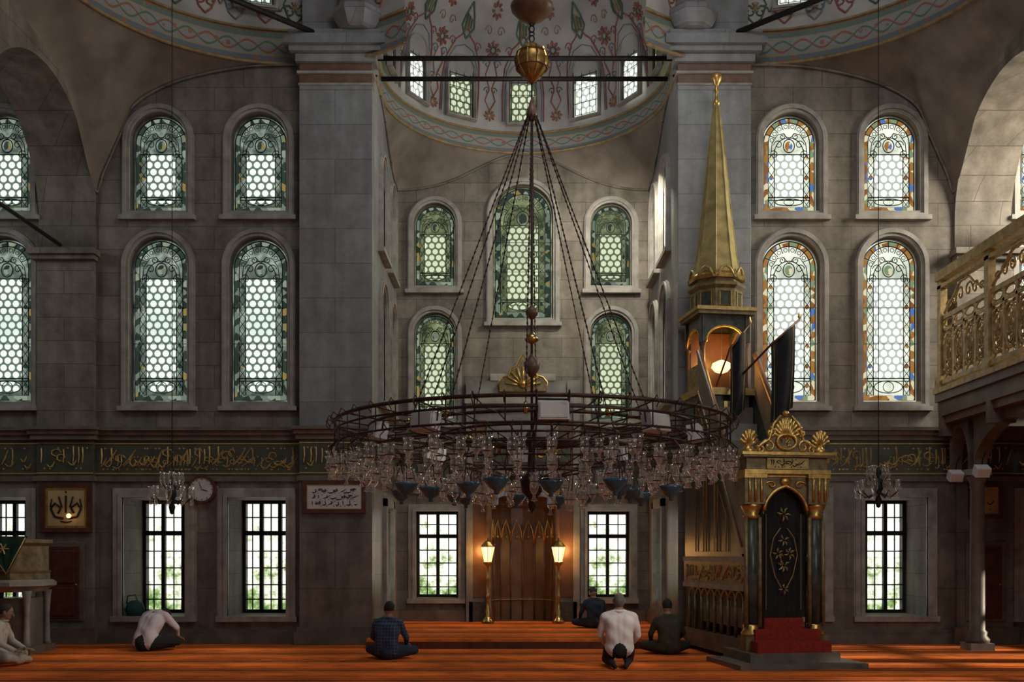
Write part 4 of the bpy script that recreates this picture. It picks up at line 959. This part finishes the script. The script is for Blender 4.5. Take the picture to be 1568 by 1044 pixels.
b=Bld('wall_lamp'); b.M=Matrix.Translation((-7.9,17.68,2.3)); b.tube([(0,.10,.05),(0,0,.05)],.012,BRASS,6); b.ball((0,0,0),.04,GLOW2); b.done()  # glowing ball added for a reflection on the panel, no lamp there
# ------------------------------------------------------------------ people
SKIN=mat('skin',(.34,.19,.125),.6,0,.08,8,bump=0)
def person(name,loc,rot,pose,shirtc,pantc,hairc,scale=1.0,headpitch=0.0,bald=False,check=False,shade=.1):
    shirt=mat(name+'_shirt',shirtc,.85,0,shade,9,bump=.3); pants=mat(name+'_trousers',pantc,.9,0,.15,9,bump=.3); hair=mat(name+'_hair',hairc,.8,0,.3,40,bump=.5)
    if check:
        nt=shirt.node_tree; bs=nt.nodes['Principled BSDF']; tc=N(nt,'ShaderNodeTexCoord'); ck=N(nt,'ShaderNodeTexBrick'); ck.offset=0
        ck.inputs['Scale'].default_value=1; ck.inputs['Brick Width'].default_value=.05; ck.inputs['Row Height'].default_value=.05; ck.inputs['Mortar Size'].default_value=.004
        sp=N(nt,'ShaderNodeSeparateXYZ'); cb=N(nt,'ShaderNodeCombineXYZ'); nt.links.new(tc.outputs['Object'],sp.inputs[0]); nt.links.new(sp.outputs['X'],cb.inputs['X']); nt.links.new(sp.outputs['Z'],cb.inputs['Y'])
        nt.links.new(cb.outputs[0],ck.inputs['Vector']); c=shirtc
        ck.inputs['Color1'].default_value=(*c,1); ck.inputs['Color2'].default_value=(*[q*1.2 for q in c],1); ck.inputs['Mortar'].default_value=(*[min(1,q*2.4+.02) for q in c],1)
        nt.links.new(ck.outputs['Color'],bs.inputs['Base Color'])
    if pose=='kneel':
        pel=(0,-.02,.27); hip=.10; kn=(.15,.38,.08); an=(.10,-.12,.075); toe=(.07,-.27,.035); sh=(.195,.02,.70); el=(.255,.06,.43); wr=(.16,.27,.27); nk=(0,.02,.77); hd=(0,.045,.895); hdir=(0,1,-.15)
    elif pose=='cross':
        pel=(0,0,.14); hip=.10; kn=(.36,.24,.13); an=(-.10,.36,.065); toe=(-.24,.34,.05); sh=(.19,.05,.57); el=(.27,.12,.33); wr=(.22,.30,.22); nk=(0,.08,.64); hd=(0,.12,.765); hdir=(.1,1,-.2)
    else:
        pel=(0,0,.14); hip=.11; kn=(.34,.30,.14); an=(-.06,.40,.065); toe=(-.22,.40,.05); sh=(.19,.24,.53); el=(.28,.36,.33); wr=(.2,.48,.19); nk=(0,.32,.54); hd=(0,.43,.50); hdir=(.05,1,-.4)
    def L3(a,b_,t): return tuple(a[i]+(b_[i]-a[i])*t for i in range(3))
    segs=[]
    tb=Bld('tmp')
    def limb(pts,rs,lab):
        P=[];R_=[]
        for i in range(len(pts)-1):
            for k in range(4): t=k/4; P.append(L3(pts[i],pts[i+1],t)); R_.append(rs[i]+(rs[i+1]-rs[i])*t)
        P.append(pts[-1]); R_.append(rs[-1])
        tb.tube(P,R_,SKIN,12)
        for p,r in ((pts[i],rs[i]) for i in range(len(pts))): tb.ball(p,r,SKIN,12,8)
        for i in range(len(P)-1): segs.append((Vector(P[i]),Vector(P[i+1]),(R_[i]+R_[i+1])/2,lab))
    m1=L3(pel,(0,sh[1]-.03,sh[2]),.35); m2=L3(pel,(0,sh[1],sh[2]),.75)
    bend=-.03
    for s in (-1,1):
        limb([(s*.075,pel[1],pel[2]),(s*.065,m1[1]+bend,m1[2]),(s*.085,m2[1]+bend,m2[2]),(s*.10,sh[1],sh[2]-.03)],[.125,.115,.12,.085],0)
        limb([(s*.05,sh[1],sh[2]+.01),(s*sh[0]*.92,sh[1],sh[2]-.02)],[.075,.068],0)
        limb([(s*sh[0],sh[1],sh[2]-.03),(s*el[0],el[1],el[2]),(s*wr[0],wr[1],wr[2])],[.066,.050,.034],0)
        limb([(s*hip,pel[1]+.02,pel[2]-.02),(s*kn[0],kn[1],kn[2])],[.115,.075],1)
        limb([(s*kn[0],kn[1],kn[2]),(s*an[0],an[1]+(0.05 if s>0 and pose!='kneel' else 0),an[2])],[.072,.045],1)
        limb([(s*an[0],an[1]+(0.05 if s>0 and pose!='kneel' else 0),an[2]-.01),(s*toe[0],toe[1]+(0.05 if s>0 and pose!='kneel' else 0),toe[2])],[.042,.032],2)
    limb([(0,m1[1]+bend,m1[2]),(0,m2[1]+bend,m2[2])],[.115,.12],0)
    limb([(0,pel[1],pel[2]),(0,pel[1]-.03,pel[2]-.02)],[.13,.13],1)
    limb([(0,sh[1],sh[2]+.0),(0,nk[1],nk[2]),L3(nk,hd,.6)],[.075,.058,.052],3)
    o=tb.done(origin=False)
    md=o.modifiers.new('r','REMESH'); md.mode='VOXEL'; md.voxel_size=.014
    ms=o.modifiers.new('s','SMOOTH'); ms.iterations=8; ms.factor=.5
    bpy.context.view_layer.update()
    me=bpy.data.meshes.new_from_object(o.evaluated_get(bpy.context.evaluated_depsgraph_get()))
    bpy.data.objects.remove(o)
    fb=Bld(name)
    V=[v.co.copy() for v in me.vertices]
    for v in V:
        if v.z>.1: v+=Vector((math.sin(v.z*30+v.x*14)*.003,math.sin(v.z*33+v.x*24)*.004,0))
    V=[(v.x,v.y,max(v.z,.004)) for v in V]
    mats_={0:shirt,1:pants,2:pants if pose=='kneel' else SKIN,3:SKIN}
    by={0:[],1:[],2:[],3:[]}
    for p in me.polygons:
        c=p.center; best=9;lab=0
        for a,b_,r,l in segs:
            ab=b_-a; t=max(0,min(1,(c-a).dot(ab)/max(ab.length_squared,1e-9))); d=(c-(a+ab*t)).length-r
            if l==3: d+=.0 if c.z>nk[2]+.01 or pose=='bow' else .05
            if d<best: best=d;lab=l
        by[lab].append(tuple(p.vertices))
    fb.v=[Vector(v) for v in V]; fb.uvv=[(0,0)]*len(V)
    for l,fs in by.items():
        k=fb.mi(mats_[l])
        for f in fs: fb.f.append(list(f)); fb.fm.append(k); fb.fs.append(True)
    ring=[(.066*math.cos(t),nk[1]+.066*math.sin(t),nk[2]-.005+.01*math.sin(t)) for t in [2*pi*k/16 for k in range(16)]]
    fb.tube(ring,.016,shirt,6,True)
    HM=Matrix.Translation(hd)@Matrix.Rotation(-headpitch,4,'X'); fb.M=HM
    fb.ball((0,0,0),(.075,.092,.112),SKIN,20,16); fb.ball((0,.03,-.05),(.055,.06,.062),SKIN,16,10)
    fb.tube([(0,.085,.015),(0,.112,-.025),(0,.09,-.035)],[.010,.018,.010],SKIN,8)
    for s in (-1,1):
        fb.ball((s*.03,.082,.01),.012,WHITE,8,6); fb.ball((s*.03,.092,.01),.006,IRON,6,5); fb.tube([(s*.015,.092,.03),(s*.045,.083,.03)],.005,hair,5)
        fb.ball((s*.079,-.003,-.005),(.012,.02,.032),SKIN,8,8)
    fb.tube([(-.022,.086,-.06),(0,.092,-.062),(.022,.086,-.06)],.005,WOODR,5)
    if bald: fb.ball((0,-.02,-.004),(.080,.086,.098),hair,20,14)
    else: fb.ball((0,-.016,.022),(.081,.092,.104),hair,20,14)
    for s in (-1,1):
        w=Vector((s*wr[0],wr[1],wr[2])); d=Vector((-s*hdir[0],hdir[1],hdir[2])).normalized()
        u=Vector((1,0,0)); u=(u-d*u.dot(d)).normalized(); nn=u.cross(d)
        Mh=Matrix.Identity(4)
        for i in range(3): Mh[i][0]=u[i]; Mh[i][1]=d[i]; Mh[i][2]=nn[i]; Mh[i][3]=w[i]
        fb.M=Mh
        fb.tube([(0,-.01,0),(0,.02,0)],[.03,.028],SKIN,10); fb.ball((0,.055,0),(.042,.05,.017),SKIN,12,8)
        for k,(fx,ln) in enumerate(((-.031,.062),(-.011,.074),(.010,.07),(.030,.054))):
            fb.tube([(fx,.085,0),(fx*1.1,.085+ln*.4,.004),(fx*1.15,.085+ln*.75,-.006),(fx*1.15,.085+ln,-.02)],[.010,.0095,.0085,.007],SKIN,7)
        tx_=-s
        fb.tube([(tx_*.03,.03,-.002),(tx_*.058,.055,-.006),(tx_*.066,.085,-.014)],[.013,.011,.009],SKIN,7)
    fb.M=Matrix.Identity(4)
    ob=fb.done(origin=False); ob.scale=(scale,)*3; ob.rotation_euler=(0,0,rot); ob.location=loc
    return ob
WH=(.70,.64,.63)
person('kneeling_man',(1.53,14.15,0),-.05,'kneel',WH,(.012,.012,.014),(.13,.115,.10),1.06,headpitch=.25,bald=True)
person('seated_man_checked_shirt',(-1.92,15.25,0),-.2,'cross',(.03,.045,.085),(.03,.045,.08),(.02,.016,.014),1.0,headpitch=.3,check=True)
person('seated_man_olive_jacket',(2.53,16.0,0),.1,'cross',(.045,.04,.022),(.03,.028,.02),(.02,.016,.014),1.0,headpitch=.3)
person('seated_man_dark_jacket',(1.62,19.4,PH),.3,'cross',(.018,.028,.05),(.02,.02,.03),(.06,.055,.05),.92,headpitch=.7)
person('bowing_man',(-6.12,16.55,0),-.35,'bow',(.54,.48,.53),(.012,.012,.014),(.02,.016,.014),1.12,headpitch=1.0)
person('sitting_man_white_robe',(-7.52,14.5,0),-1.4,'cross',(.5,.46,.40),(.4,.36,.32),(.05,.04,.03),1.0,headpitch=.3)

# ------------------------------------------------------------------ lights
def area(name,loc,target,size,energy,col,sy=None):
    l=bpy.data.lights.new(name,'AREA'); l.energy=energy; l.color=col; l.size=size
    if sy: l.shape='RECTANGLE'; l.size_y=sy
    o=bpy.data.objects.new(name,l); o.location=loc; d=Vector(target)-Vector(loc); o.rotation_euler=d.to_track_quat('-Z','Y').to_euler(); sc.collection.objects.link(o)
area('dome_daylight',(2.0,8.5,13.6),(0,18,5),5,350,(.90,.96,1))  # unseen fill lamp added high in the hall, no dome window built
area('side_gallery_daylight',(11.6,15.6,8.8),(4,17,7),2.4,620,(1,.92,.76))
area('left_gallery_daylight',(-11.6,13.5,8.0),(-4,17,6),2.2,50,(.85,.95,1))
area('apse_window_daylight',(2.5,18.9,9.0),(-.1,21.4,4.8),.5,125,(1,.93,.76))
area('apse_dome_daylight',(.2,16.5,8.6),(.2,19.5,12.2),1.6,45,(.95,.97,1))  # added uplight that brightens the semidome like reflected daylight
area('hall_daylight',(7,4,6),(1,14.5,-.5),3.2,180,(1,.94,.86))  # unseen fill lamp added behind, aimed down to brighten the floor
l=bpy.data.lights.new('sun','SUN'); l.energy=6; l.angle=.03; l.color=(1,.86,.66)
o=bpy.data.objects.new('sun',l); d=Vector((-1,.03,-.34)); o.rotation_euler=d.to_track_quat('-Z','Y').to_euler(); sc.collection.objects.link(o)
def spot(name,loc,target,energy,ang,blend,col):
    l=bpy.data.lights.new(name,'SPOT'); l.energy=energy; l.spot_size=math.radians(ang); l.spot_blend=blend; l.color=col; l.shadow_soft_size=.15
    o=bpy.data.objects.new(name,l); o.location=loc; d=Vector(target)-Vector(loc); o.rotation_euler=d.to_track_quat('-Z','Y').to_euler(); sc.collection.objects.link(o)
spot('window_beam_a',(6.5,9.5,6.5),(1.5,14.3,.4),850,11,.6,(1,.93,.8))  # added spot that picks out the kneeling man, no window at its place
spot('window_beam_b',(6.5,14.5,7.5),(-.6,20.0,.3),900,13,.5,(1,.85,.62))  # added spot throwing a sunlike pool onto the apse platform
spot('window_beam_c',(4.0,11.0,7.5),(-5.0,15.8,.0),1300,15,.5,(1,.85,.62))  # added spot imitating sun patches on the left of the floor
w=bpy.data.worlds.new('world'); sc.world=w; w.use_nodes=True
bg=w.node_tree.nodes['Background']; bg.inputs['Color'].default_value=(.85,.92,1,1); bg.inputs['Strength'].default_value=.10
cam=bpy.data.cameras.new('camera'); cam.lens=34.88; cam.sensor_width=36; cam.sensor_fit='HORIZONTAL'; cam.shift_y=.209
co=bpy.data.objects.new('camera',cam); co.location=(0,0,1.6); co.rotation_euler=(pi/2,0,0); sc.collection.objects.link(co); sc.camera=co
